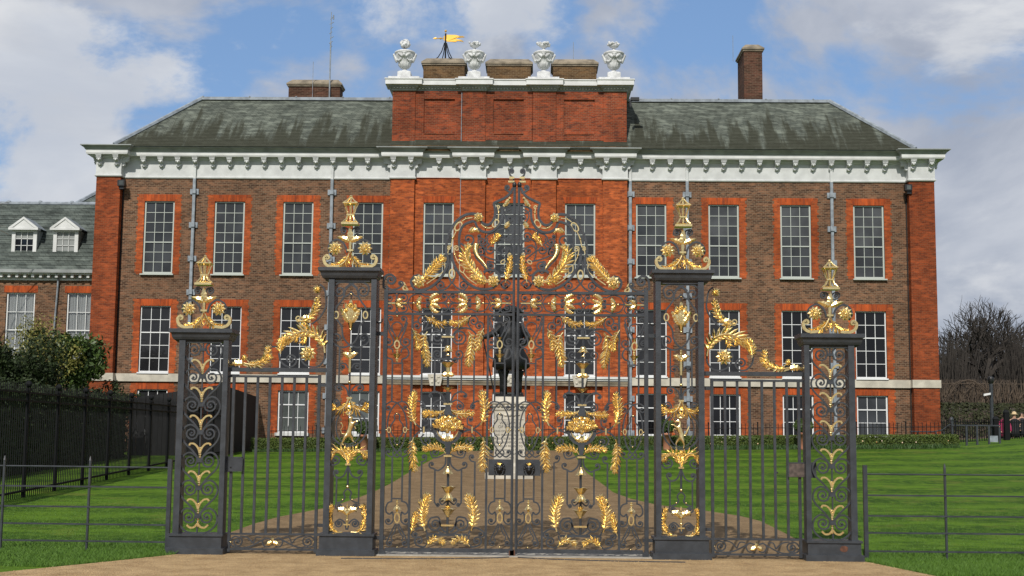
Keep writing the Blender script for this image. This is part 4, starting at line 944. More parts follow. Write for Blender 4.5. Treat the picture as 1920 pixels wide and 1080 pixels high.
def gate_leaf(sg):
    side = 'lion' if sg > 0 else 'unicorn'
    x0 = at(841, 1035, GYL)[0]
    root = empty('main_gate_leaf', (GX + sg * (x0 - GX), GYL, 0.02), 'tall black iron main gate leaf with gilt acanthus and cresting, hung on the %s pier' % side, 'gate', 'main gate leaves')
    I = Iron(root, sg, GYL)
    # frame
    I.rect('stile', 716, 540, 723.5, 1036, 0.06); I.rect('stile', 959.6, 352, 964.4, 1038, 0.06)
    I.rect('stile_moulding', 961.2, 352, 962.8, 1036, 0.085, 'iron')
    for y, th in ((548, 5.2), (589, 4.4), (1031.5, 7)): I.rail('rail', 722, 961, y, th, 0.05)
    for x in (770, 913): I.rect('inner_stile', x - 2, 590, x + 2, 1029, 0.04)
    o = I.rect('hinge', 697, 622, 722, 629, 0.05, 'iron', 0.01); I.rect('hinge', 697, 1005, 722, 1011, 0.05, 'iron', 0.01)
    narrow_panel(I, 744.5, 23); narrow_panel(I, 937, 23, True)
    # ---- frieze between the top rails
    mx = 841
    I.rail('rod', 724, 960, 568.5, 2.4, 0.02)
    for c, m_ in ((733, 1), (755, -1)):
        for yy, q in ((561, 1), (576, -1)):
            I.scroll([(c + 14 * m_, 568), (c + 8 * m_, 568 - 17 * q), (c - 6 * m_, 568 - 16 * q)], (c - 2 * m_, 568 - 9 * q), 1.2, -q * m_, w=2.2, mx=mx)
    for yy, q in ((558, 1), (579, -1)):
        I.scroll([(764, 568), (772, 568 - 13 * q), (786, 568 - 17 * q), (798, 568 - 12 * q)], (802, 568 - 6 * q), 1.1, q, w=2.2, mx=mx)
        I.scroll([(841, 568 - 12 * q), (836, 568 - 3 * q), (826, 568)], None, w=2.2, mx=mx)
        I.scroll([(841, 568 - 10 * q), (836, 568 - 16 * q)], (833, 568 - 12 * q), 1.1, -q, w=2.2, mx=mx)
    a, c = I.P(724, 568.5), I.P(763, 568.5)
    for m2 in (0, 1):
        f = (lambda x: x) if not m2 else (lambda x: 2 * mx - x)
        p0, p1 = I.P(f(724), 568.5), I.P(f(763), 568.5); I.done(MB().tube([(p0[0], 0, p0[1]), (p1[0], 0, p1[1])], 0.016, 8), 'gilt_dart', 'gold')
        p0, p1 = I.P(f(748), 568.5), I.P(f(762), 568.5); b = MB()
        for k in range(7): b.ball((p0[0] + (p1[0] - p0[0]) * k / 6, 0, p0[1]), (0.011, 0.021, 0.021))
        I.done(b, 'gilt_bead', 'gold')
        for q in (1, -1):
            I.leaf([(f(742), 568.5), (f(748), 568.5 - 5 * q), (f(757), 568.5 - 9 * q)], 6, 4)
            I.leaf([(f(807), 568.5 - 1 * q), (f(817), 568.5 - 4 * q), (f(827), 568.5 - 10 * q)], 6, 4)
            I.leaf([(f(806), 568.5 - 3 * q), (f(810), 568.5 - 11 * q), (f(819), 568.5 - 17 * q), (f(826), 568.5 - 15 * q)], 6, 5)
        I.knob((f(786), 568), 4.6); I.leaf([(f(781), 568), (f(787), 561), (f(787), 554)], 6, 4); I.leaf([(f(781), 569), (f(786), 577), (f(787), 585)], 6, 4)
        I.knob((f(776), 568.5), 2.4)
    I.knob((841, 568.5), 2.6)
    # ---- wide centre panel, upper half
    for x in (791, 815): 
        y0, y1 = ((630, 752) if x == 791 else (672, 737))
        for xx in (x, 2 * 840 - x): I.rect('bar', xx - 1.5, y0, xx + 1.5, y1, 0.022)
    mx = 840
    I.leaf([(797, 592.5), (811, 602), (823, 607), (836, 604)], 13, 9, mx=mx)
    I.leaf([(772.5, 616), (779, 628), (783, 640), (783, 655)], 13, 8, mx=mx)
    I.leaf([(802, 622), (796, 632), (795, 648), (799, 668), (801, 686)], 17, 11, mx=mx)
    I.rail('crossbar', 806, 874, 614.5, 3.0, 0.026)
    I.scroll([(806, 614.5), (795, 619), (786, 628)], None, w=3, mx=mx)
    I.scroll([(786, 628), (776, 628), (774, 616)], (782, 611), 1.3, 1, w=2.8, mx=mx)
    I.scroll([(794, 620), (802, 608), (799, 594)], (792, 602), 1.2, -1, w=2.8, mx=mx)
    I.scroll([(806, 614.5), (818, 617), (828, 624), (831, 636), (824, 645), (812, 644)], (819, 632), 1.5, 1, w=3, mx=mx)
    I.scroll([(840, 614), (836, 620), (838, 631)], None, w=2.6, mx=mx)
    I.rod(840, 614, 655, 2.6, 'stem'); I.rail('gilt_collar', 828.5, 851.5, 631.8, 3.2, 0.05, 'gold')
    I.husk((840, 648), 22, 12, -1); I.knob((840, 652), 6, ry=5); I.rod(840, 655, 760, 2.2, 'stem')
    I.husk((840, 660), 9, 8, -1)
    I.scroll([(838, 671), (828, 674), (816, 672)], (820, 664), 1.2, 1, w=2.6, mx=mx)
    I.scroll([(838, 671), (847, 675), (855, 680)], (853, 675), 1.1, -1, w=2.4, mx=mx)
    I.husk((840, 690), 30, 12, 1); I.rod(840, 689, 706, 3.6, 'gilt_stem', 'gold'); I.leaf([(840, 700), (834, 703), (827, 703)], 7, 4, mx=mx)
    I.husk((840, 733), 24, 8, 1); I.rod(840, 735, 757, 4, 'stem')
    # scrolls springing from the collar at mid height
    I.scroll([(836, 757), (829, 741), (816, 734), (807, 738)], (808.5, 742), 0.9, -1, w=3, mx=mx)
    I.scroll([(838, 758), (824, 750), (812, 757)], (818, 762), 1.4, -1, w=2.8, mx=mx)
    I.scroll([(791, 752), (795, 757)], (792, 760), 0.9, 1, w=2.6, mx=mx)
    I.scroll([(772, 757), (784, 752), (795, 758)], (793, 763), 0.9, 1, w=2.6, mx=mx)
    I.rail('gilt_collar', 832, 848, 757.5, 3.4, 0.05, 'gold')
    p = [I.P(*q) for q in ((836, 759), (844, 759), (848, 778), (832, 778))]
    I.done(MB().add([(x, -0.035, z) for x, z in p] + [(x, 0.035, z) for x, z in p], [(0, 1, 2, 3), (7, 6, 5, 4), (0, 4, 5, 1), (1, 5, 6, 2), (2, 6, 7, 3), (3, 7, 4, 0)]), 'socket', 'iron')
    I.leaf([(836, 766), (828, 774), (814, 776), (793, 775)], 14, 9, mx=mx)
    I.leaf([(780, 797), (774, 784), (772, 768), (774, 750), (776, 734)], 17, 11, mx=840.5)
    I.leaf([(776, 820), (773, 832), (773, 848), (775, 865), (777, 882)], 17, 11, mx=840.5)
    # wreath ring and bouquet
    cx, cy = 839.5, 804
    I.oval((cx, cy), 25.5, 27, 5.0, 'ring', 'iron', dep=0.05); I.oval((cx, cy), 21.5, 23, 1.6, 'ring', 'iron', dep=0.03)
    rnd = random.Random(5)
    x, z = I.P(cx, cy - 5); b = MB()
    for k in range(16):
        a = rnd.uniform(0, 6.283); r_ = 0.14 * math.sqrt(rnd.random()); b.ball((x + r_ * math.cos(a), -0.03 - rnd.uniform(0, 0.05), z + 0.02 + r_ * math.sin(a) * 0.75), (rnd.uniform(0.018, 0.034),) * 3)
    I.done(b, 'gilt_fruit', 'gold', None, True)
    for k in range(7):
        a = -math.pi * (0.02 + 0.96 * k / 6); r_ = 24
        I.leaf([(cx, cy + 4), (cx + 13 * math.cos(a), cy - 3 + 12 * math.sin(a)), (cx + (r_ + 4) * math.cos(a + 0.12), cy - 4 + 20 * math.sin(a + 0.12))], 9.5, 6, yo=-0.05)
    I.rosette((cx + 2, cy - 9), 9, 7, 'gilt_rose', yo=-0.08); I.rosette((cx - 9, cy - 3), 7, 7, 'gilt_rose', yo=-0.07); I.rosette((cx + 11, cy - 1), 7, 7, 'gilt_rose', yo=-0.07)
    I.scroll([(cx, cy + 22), (cx - 14, cy + 14), (cx - 21, cy + 4)], None, w=2.6, m='gold', name='gilt_stalk', mx=cx); I.leaf([(cx, cy + 22), (cx - 8, cy + 17), (cx - 14, cy + 18)], 9, 5, mx=cx); I.leaf([(cx, cy + 14), (cx, cy + 20), (cx, cy + 27)], 9, 5)
    # links from ring to side stiles
    I.scroll([(814, 800), (802, 805), (795, 805.5), (786, 800), (779, 794)], None, w=3, mx=mx)
    I.scroll([(814, 811), (802, 807), (795, 806), (784, 811), (776, 820)], None, w=3, mx=mx)
    I.rail('gilt_tie', 793.4, 796.2, 806, 12, 0.04, 'gold'); I.rail('gilt_tie', 883.8, 886.6, 806, 12, 0.04, 'gold')
    I.scroll([(795, 799), (803, 795), (804, 785)], (798, 786), 1.2, -1, w=2.6, mx=mx); I.scroll([(795, 814), (789, 822), (793, 831)], (800, 826), 1.2, -1, w=2.6, mx=mx)
    # ---- lower half
    I.leaf([(836, 850), (829, 842), (816, 838), (794, 841)], 14, 9, mx=mx)
    p = [I.P(*q) for q in ((833, 828), (847, 828), (843, 852), (837, 852))]
    I.done(MB().add([(x, -0.035, z) for x, z in p] + [(x, 0.035, z) for x, z in p], [(3, 2, 1, 0), (4, 5, 6, 7), (0, 1, 5, 4), (1, 2, 6, 5), (2, 3, 7, 6), (3, 0, 4, 7)]), 'socket', 'iron')
    I.rail('gilt_collar', 832, 847, 855, 3.4, 0.05, 'gold'); I.rod(839.7, 856, 1000, 2.3, 'stem')
    I.scroll([(836, 857), (834, 872), (822, 882), (812, 878)], (810, 871), 0.9, 1, w=3, mx=mx)
    I.scroll([(838, 849), (826, 856), (812, 858), (807, 848)], (816, 848), 1.4, 1, w=2.6, mx=mx)
    I.scroll([(789, 866), (797, 864), (800, 857)], (795, 857), 1.0, -1, w=2.6, mx=mx)
    for x, y0, y1 in ((790, 866, 945), (815, 880, 943)):
        for xx in (x, 2 * 840 - x): I.rect('bar', xx - 1.5, y0, xx + 1.5, y1, 0.022)
    I.husk((839.7, 876), 24, 14, -1)
    I.husk((839.7, 925), 34, 14, 1, petals=5); I.husk((839.7, 924), 30, 15, -1, petals=7)
    I.scroll([(838, 939), (829, 946), (824, 940)], (828, 938), 1.0, 1, w=2.6, mx=mx); I.scroll([(815, 942), (820, 950)], (820.5, 946), 0.8, -1, w=2.6, mx=mx)
    I.husk((839.7, 967), 32, 14, 1, petals=5); I.leaf([(839.7, 966), (839.5, 958), (839.7, 950)], 10, 4)
    I.leaf([(797, 995), (793, 980), (792, 962), (796, 945), (803, 928)], 19, 11, mx=mx)
    I.leaf([(770, 1000), (774, 990), (777, 975), (780, 960)], 12, 8)
    I.rail('gilt_collar', 827, 851, 985, 3.2, 0.05, 'gold')
    I.scroll([(836, 998), (829, 992), (826, 984), (822, 970), (808, 971)], (816, 983), 1.5, -1, w=3, mx=mx)
    I.rail('crossbar', 802, 877, 1002.5, 4.5, 0.03)
    I.scroll([(802, 1002), (797, 993), (786, 990), (775, 996)], (778, 1002), 1.2, -1, w=3, mx=mx)
    I.scroll([(800, 1003), (802, 1015), (796, 1025), (786, 1024)], (786, 1014), 1.3, 1, w=3, mx=mx)
    I.leaf([(799, 1024), (808, 1014), (818, 1010), (833, 1018)], 13, 8, mx=mx)
    for s_ in (-1, 1): I.scroll([(840, 1003), (840 + s_ * 12, 1000), (840 + s_ * 20, 994)], None, w=2.6)
    # ---- cresting
    I.scroll([(719.5, 541), (719.5, 527), (724, 517), (733, 515), (741, 521)], (733, 525), 1.2, 1, w=4.2, dep=0.04)
    I.scroll([(723, 536), (735, 543), (748, 540), (756, 533)], (751, 532), 1.1, -1, w=3)
    I.scroll([(748, 533), (757, 530), (761, 538), (765, 543)], (760, 539), 0.9, 1, w=2.6, name='gilt_curl', m='gold')
    outer = [(962, 350), (958, 361), (949, 369), (925, 381), (928.5, 396), (926, 412), (917, 421), (908, 421), (900, 414), (890, 402), (878, 401.5), (864, 407), (850, 420), (841, 435), (838, 455), (843, 478), (848.5, 470)]
    band = [(962, 352), (957, 362), (947, 371), (925.5, 381)]
    I.scroll(band, None, w=4.4, dep=0.045)
    I.scroll([(925.5, 381), (928.5, 396), (926, 411), (917, 421), (907, 420), (898, 410)], None, w=4.4, dep=0.045)
    I.scroll([(896, 403), (886, 401), (872, 403.5), (858, 413), (847, 428), (840, 446), (836, 468), (840, 486), (838, 500), (826, 522), (808, 538), (790, 544), (776, 540), (771, 528), (777, 518)], (785, 527), 0.8, 1, w=4.6, dep=0.045, eye=False)
    I.scroll([(942, 392), (941, 410), (934, 424), (922, 434), (908, 435), (896, 428), (890, 416), (880, 417), (868, 424), (862, 438), (861, 456), (864, 476)], None, w=4.4, dep=0.045)
    I.scroll([(864, 476), (862, 488), (853, 497), (847, 476)], None, w=0.1, dep=0.001) if False else None
    I.scroll([(847, 474), (850, 492), (862, 515), (880, 533), (900, 542), (920, 541), (934, 531), (936, 517), (928, 508), (914, 507), (907, 511)], None, w=4.6, dep=0.045)
    I.scroll([(942, 392), (948, 389), (958, 386)], None, w=3); I.scroll([(864, 456), (871, 461), (880, 462), (888, 452), (885, 443), (877, 441)], (878, 448), 0.7, -1, w=3)
    # teardrop below the fork and curls on the rail
    I.loop([(847.5, 480), (843, 500), (842, 518), (847, 530), (853, 518), (852, 500)], 3)
    I.oval((847.5, 513.5), 4.8, 8.2, 2.6)
    I.scroll([(847, 530), (838, 540), (826, 544), (818, 536)], (826.5, 535), 1.3, 1, w=2.8, mx=847.5)
    # gilt chain between the two bands
    I.oval((859.5, 424.5), 5.2, 9.0, 2.4, rot=0.62); I.oval((929.3, 419), 5.0, 7.6, 2.4, rot=0.55)
    for l in ([(866, 415), (874, 410), (886, 408)], [(902, 420), (911, 427), (922, 427)], [(855, 434), (849, 447), (846, 462)], [(934, 411), (935, 399), (933, 388)], [(851, 463), (853, 478), (860, 494)], [(842, 464), (838, 480), (832, 498)]):
        I.scroll(l, None, w=1.6, m='gold', name='gilt_chain', eye=False); q = l[1]; I.knob(q, 2.2); I.leaf([q, (q[0] + 4, q[1] - 4)], 5, 3)
    I.scroll([(846, 462), (842, 461)], (842, 465), 1.2, -1, w=1.8, m='gold', name='gilt_curl', eye=False); I.scroll([(851, 462), (856, 461)], (856, 466), 1.2, 1, w=1.8, m='gold', name='gilt_curl', eye=False)
    I.loop([(862, 496), (871, 502), (868, 511), (862, 506)], 1.8, 'gilt_ring', 'gold'); I.scroll([(868, 510), (878, 522), (894, 533)], None, w=1.8, m='gold', name='gilt_chain', eye=False)
    I.scroll([(834, 496), (833, 507), (820, 518), (800, 532)], None, w=1.8, m='gold', name='gilt_chain', eye=False)
    I.rosette((897.5, 408), 9.5, 7)
    I.leaf([(947, 388), (952, 378), (957, 371)], 6, 5, ang=30); I.scroll([(957, 370), (951, 378), (944, 387)], None, w=4, m='gold', name='gilt_stalk', eye=False)
    I.scroll([(933, 388), (931, 386)], (934, 389), 0.8, 1, w=1.8, m='gold', name='gilt_curl', eye=False)
    # great leaves
    I.rosette((786, 528), 13, 8); I.leaf([(789, 527), (801, 517), (814, 503), (830, 482)], 19, 11, yo=-0.03)
    I.rosette((925, 527), 12, 8); I.leaf([(921, 528), (905, 524), (889, 510), (877, 492), (873, 474), (881, 460)], 21, 14, yo=-0.03); I.leaf([(917, 530), (902, 527), (890, 520)], 14, 6, yo=-0.04)
    I.leaf([(920, 461), (926, 452), (935, 441)], 13, 7, yo=-0.02); I.leaf([(947, 530), (953, 512), (957, 495), (958, 480)], 13, 10); I.oval((955.5, 480), 3, 5, 1.8)
    I.leaf([(882, 436), (892, 431), (900, 437)], 6, 5); I.leaf([(879, 435), (886, 429), (888, 424)], 5, 4); I.leaf([(946, 428), (952, 421), (955, 414)], 7, 5); I.oval((943, 491), 3, 4.5, 1.6, rot=0.9)
    # horn
    b = MB(); hp = I.pts(spl([(893, 459), (892, 470), (897, 482), (906, 492), (913, 503)], 6)); n = len(hp)
    for i, q in enumerate(hp): b.ball((q[0], -0.02, q[1]), (0.045 * (1 - i / n) + 0.006, 0.03 * (1 - i / n) + 0.006, 0.022))
    I.done(b, 'gilt_horn', 'gold', None, True); I.scroll([(889, 459), (888, 470), (893, 484), (903, 495), (912, 506)], None, w=2.6)
    # tendrils
    for pts_, c_, d_ in (([(912, 506), (920, 512), (927, 505)], (921, 498), -1), ([(893, 484), (904, 478), (912, 482), (930, 488), (953, 492)], None, 1), ([(925, 492), (915, 490), (913, 498)], (919, 498), -1),
                         ([(900, 455), (910, 466), (930, 470), (950, 486)], None, 1), ([(914, 446), (913, 456), (901, 461), (896, 452)], (903, 453), 1), ([(904, 462), (907, 476), (897, 478)], (902, 471), -1),
                         ([(925, 437), (915, 440), (910, 450), (918, 458)], (920, 468), -1), ([(932, 432), (950, 428), (960, 438), (958, 450), (946, 452)], (949, 443), 1), ([(930, 466), (935, 452), (950, 448), (960, 460)], (954, 470), 1),
                         ([(935, 490), (931, 470), (940, 460), (950, 464)], (946, 470), 1), ([(959, 392), (950, 396), (946, 405), (950, 415)], (956, 409), -1), ([(948, 389), (944, 394), (952, 400), (960, 396)], None, 1),
                         ([(936, 530), (948, 540), (958, 532)], (947.5, 535), -1), ([(933, 512), (942, 516), (948, 508)], (943, 505), -1), ([(960, 420), (950, 418), (946, 430)], None, 1), ([(898, 449), (896, 443)], (899, 443), 1), ([(922, 437), (929, 434)], (930, 438), 1)):
        I.scroll(pts_, c_, 1.3, d_, w=2.5)
    # finial over the meeting stile
    I.scroll([(961, 362), (955, 360), (948, 355)], (951.5, 352), 1.2, 1, w=3.6, dep=0.035)
    I.scroll([(963, 334), (957, 329), (955, 321), (958, 317.5)], (959.5, 321.5), 1.1, 1, w=3.2, dep=0.035)
    x, z = I.P(964.5, 347); I.done(MB().ball((x, 0, z), (0.032, 0.05, 0.05)), 'finial_ball', 'iron_dark', None, True)
    I.rail('gilt_collar', 955, 964.4, 334, 4, 0.07, 'gold'); I.rail('gilt_collar', 953, 964.4, 341, 3, 0.06, 'gold'); I.rect('finial_neck', 961.5, 333, 964.4, 352, 0.045)
    # drop bolt block at the foot
    x, z = I.P(962, 1036); I.done(MB().box(x - 0.06, x + 0.012, -0.05, 0.05, z - 0.05, z + 0.03), 'bolt_shoe', 'rust')
    I.rect('foot', 712, 1030, 722, 1042, 0.08)
    return root
gate_leaf(1); gate_leaf(-1)

# ------------------------------------------------------------------ piers
PYF = 18.98                                   # front plane of the piers
def finial(I, xc, ytop_cap, dy):
    """gilt cresting over a pier cap; drawn for the lion pier, dy shifts it"""
    Y = lambda y: y + dy
    mx = xc
    I.leaf([(xc - 1.5, Y(472)), (xc - 9, Y(486)), (xc - 20, Y(494)), (xc - 34, Y(497))], 17, 11, mx=mx)
    I.scroll([(xc - 20, Y(496)), (xc - 36, Y(497)), (xc - 46, Y(492)), (xc - 49, Y(482)), (xc - 44, Y(476))], (xc - 43, Y(479.5)), 0.8, 1, w=5.5, m='gold', name='gilt_scroll', mx=mx, dep=0.05, eye=False, yo=-0.01)
    for q in (-40, -44, -28): I.leaf([(xc + q, Y(495)), (xc + q - 4, Y(491 if q > -43 else 488))], 7, 3, mx=mx)
    I.scroll([(xc - 6, Y(470)), (xc - 11, Y(455)), (xc - 24, Y(446)), (xc - 37, Y(452)), (xc - 41, Y(464)), (xc - 36, Y(474))], None, w=3.2, dep=0.03, mx=mx)
    I.rosette((xc - 28, Y(463)), 13.5, 10, mx=mx)
    I.rod(xc, Y(440), Y(470), 3.0, 'gilt_stem', 'gold'); I.rail('gilt_collar', xc - 6, xc + 6, Y(466), 3.5, 0.07, 'gold')
    I.leaf([(xc - 1, Y(450)), (xc - 10, Y(445)), (xc - 26, Y(440))], 8, 7, mx=mx); I.leaf([(xc, Y(450)), (xc, Y(438)), (xc, Y(421))], 9, 7)
    I.scroll([(xc - 1, Y(434)), (xc - 6, Y(425)), (xc - 14, Y(423))], (xc - 12, Y(429)), 1.3, -1, w=2.6, mx=mx)
    # open lantern
    x, z = I.P(xc, Y(418)); k = I.Y / FPX; h = lambda y: z + (418 - y) * k
    b = MB(); u = lambda p: p * k
    b.box(x - u(16), x + u(16), -u(12), u(12), h(418.5), h(414.5)).frustum((x - u(15), x + u(15), -u(11), u(11)), (x - u(13), x + u(13), -u(9), u(9)), h(414.5), h(412.5))
    I.done(b, 'lantern_base', 'gold')
    for sx_ in (-1, 0, 1):
        for sy in (-1, 1):
            q = MB().tube([(x + u(13) * sx_, u(9) * sy, h(413)), (x + u(8) * sx_, u(6) * sy, h(408)), (x + u(5) * sx_, u(4) * sy, h(400.5))], u(1.2), 5); I.done(q, 'lantern_stay', 'gold')
            q = MB().tube([(x + u(5.5) * sx_, u(4.5) * sy, h(398)), (x + u(7) * sx_, u(5.5) * sy, h(393)), (x + u(9) * sx_, u(7) * sy, h(385)), (x + u(11.5) * sx_, u(9) * sy, h(379))], u(1.3), 5); I.done(q, 'lantern_stay', 'gold')
            if sx_: q = MB().tube([(x + u(12) * sx_, u(9) * sy, h(376)), (x + u(6) * sx_, u(5) * sy, h(371)), (x + u(2) * sx_, u(1.5) * sy, h(365.5))], u(1.2), 5); I.done(q, 'lantern_stay', 'gold')
    b = MB(); b.box(x - u(7), x + u(7), -u(6), u(6), h(400.8), h(398)); b.tube([(x, 0, h(399)), (x, 0, h(368))], u(1.6), 6); I.done(b, 'lantern_neck', 'gold')
    b = MB(); b.frustum((x - u(11.5), x + u(11.5), -u(9), u(9)), (x - u(14), x + u(14), -u(11), u(11)), h(379.5), h(377.5)).box(x - u(14), x + u(14), -u(11), u(11), h(377.5), h(375.5)); I.done(b, 'lantern_rim', 'gold')
    b = MB(); b.ball((x, 0, h(363.5)), u(3.0)).box(x - u(2.5), x + u(2.5), -u(2.5), u(2.5), h(367.5), h(365.5)); I.done(b, 'lantern_ball', 'gold')

def beast(I, kind, cx, cy):
    """small gilt rampant animal, one continuous skinned body"""
    k = I.Y / FPX; x0, z0 = I.P(cx, cy); f = 1 if kind == 'lion' else -1
    V = []; E = []; Rr = []
    def chain(l, start=None):
        prev = start
        for (px, py, yy, r_) in l:
            V.append((x0 + px * k * f, yy, z0 - py * k)); Rr.append(r_ * k)
            if prev is not None: E.append((prev, len(V) - 1))
            prev = len(V) - 1
        return prev
    chain([(0, 4, 0, 5.0)])                                     # pelvis = root
    if kind == 'lion':
        a = chain([(2, -4, 0, 4.2), (4, -12, 0, 5.0), (4, -18, 0, 4.2)], 0); a = chain([(3, -24, 0, 5.4), (4, -27, -.01, 4.0), (8, -25, -.01, 2.2)], a)
        chain([(9, -15, -.02, 2.0), (14, -19, -.03, 1.7), (18, -19, -.03, 1.9)], 2); chain([(9, -11, .02, 2.0), (12, -8, .02, 1.6), (13, -4, .02, 1.9)], 2)
        chain([(-6, 10, -.02, 3.4), (-9, 17, -.02, 2.0), (-12, 23, -.02, 1.6), (-7, 25, -.02, 1.7)], 0); chain([(6, 10, .02, 3.2), (7, 16, .02, 2.0), (11, 20, .02, 1.5), (14, 21, .02, 1.7)], 0)
        chain([(-7, 5, .01, 1.2), (-13, 4, .01, 1.0), (-15, -3, .01, .9), (-11, -10, .01, .9), (-14, -16, .01, 1.6), (-17, -15, .01, .8)], 0)
    else:
        a = chain([(1, -3, 0, 4.2), (3, -10, 0, 4.8), (3, -17, 0, 3.2), (2, -23, 0, 2.7)], 0); a = chain([(5, -26, 0, 2.5), (10, -24, 0, 1.8), (12, -22.5, 0, 1.4)], a)
        chain([(9, -14, -.02, 1.8), (15, -18, -.02, 1.3), (19, -18, -.02, 1.2)], 2); chain([(8, -9, .02, 1.8), (13, -11, .02, 1.3), (15, -6, .02, 1.2)], 2)
        chain([(-3, 12, -.02, 3.0), (-5, 18, -.02, 1.6), (-4, 26, -.02, 1.3)], 0); chain([(6, 10, .02, 2.8), (10, 17, .02, 1.6), (8, 22, .02, 1.3), (11, 25, .02, 1.2)], 0)
        chain([(-6, 3, .01, 1.6), (-10, -3, .01, 2.4), (-13, -10, .01, 2.0), (-15, -16, .01, .8)], 0)
        chain([(4.5, -29, 0, .7), (9, -36, 0, .35)], 5)
    me = D.meshes.new('gilt_' + kind); me.from_pydata(V, E, []); me.update()
    o = D.objects.new('gilt_' + kind, me); C.objects.link(o); o.parent = I.p; o.location = (0, I.Y - I.o.y + I.yo - 0.02, 0)
    md = o.modifiers.new('skin', 'SKIN'); sv = me.skin_vertices[0].data
    for i, r_ in enumerate(Rr): sv[i].radius = (r_, r_)
    sv[0].use_root = True
    s2 = o.modifiers.new('sub', 'SUBSURF'); s2.levels = s2.render_levels = 2; me.materials.append(M['gold'])
    return o

def cap(I, x0, x1, xc, yt, ym, yb, dep, inset):
    a, c = I.P(x0, yt), I.P(x1, yt); cx = (a[0] + c[0]) / 2; hw = abs(c[0] - a[0]) / 2; z1 = (a[1] + c[1]) / 2; k = I.Y / FPX
    zm = z1 - (ym - yt) * k; zb = z1 - (yb - yt) * k; q = inset * k; d0, d1 = -0.075, dep + 0.075
    b = MB(); b.box(cx - hw, cx + hw, d0, d1, zm, z1)
    pr = [(0.15, 0.0), (0.28, -0.06), (0.34, -0.25), (0.42, -0.50), (0.60, -0.75), (0.9, -0.9), (1.0, -1.0)]
    prev = (hw - q * 0.15, zm)
    for o_, t_ in pr[1:]:
        nh, nz = hw - q * o_, zm + (zm - zb) * t_
        b.frustum((cx - nh, cx + nh, d0 + q * o_, d1 - q * o_), (cx - prev[0], cx + prev[0], d0 + (hw - prev[0]), d1 - (hw - prev[0])), nz, prev[1]); prev = (nh, nz)
    return I.done(b, 'cap', 'iron')
def base(I, x0, x1, yt, yb, dep, rusty=False):
    a, c = I.P(x0, yt), I.P(x1, yt); k = I.Y / FPX; cx = (a[0] + c[0]) / 2; hw = abs(c[0] - a[0]) / 2; z1 = a[1] * 0 + (a[1] + c[1]) / 2; z0 = -0.06 - I.o.z
    b = MB(); b.box(cx - hw, cx + hw, -0.03, dep + 0.03, z0, z1 - 0.03).box(cx - hw - 0.02, cx + hw + 0.02, -0.05, dep + 0.05, z1 - 0.03, z1).box(cx - hw - 0.035, cx + hw + 0.035, -0.07, dep + 0.07, z0, z0 + 0.12)
    o = I.done(b, 'base', 'iron')
    if rusty:
        n = 9; b = MB(); b.add([(cx + 0.13 + 0.055 * math.cos(6.28 * i / n) * (1 + .2 * (i % 2)), -0.0325, z1 - 0.11 + 0.045 * math.sin(6.28 * i / n)) for i in range(n)] + [(cx + 0.13, -0.0325, z1 - 0.11)], [(i, (i + 1) % n, n) for i in range(n)])
        b.build('rust_patch', 'rust', o)
    return o
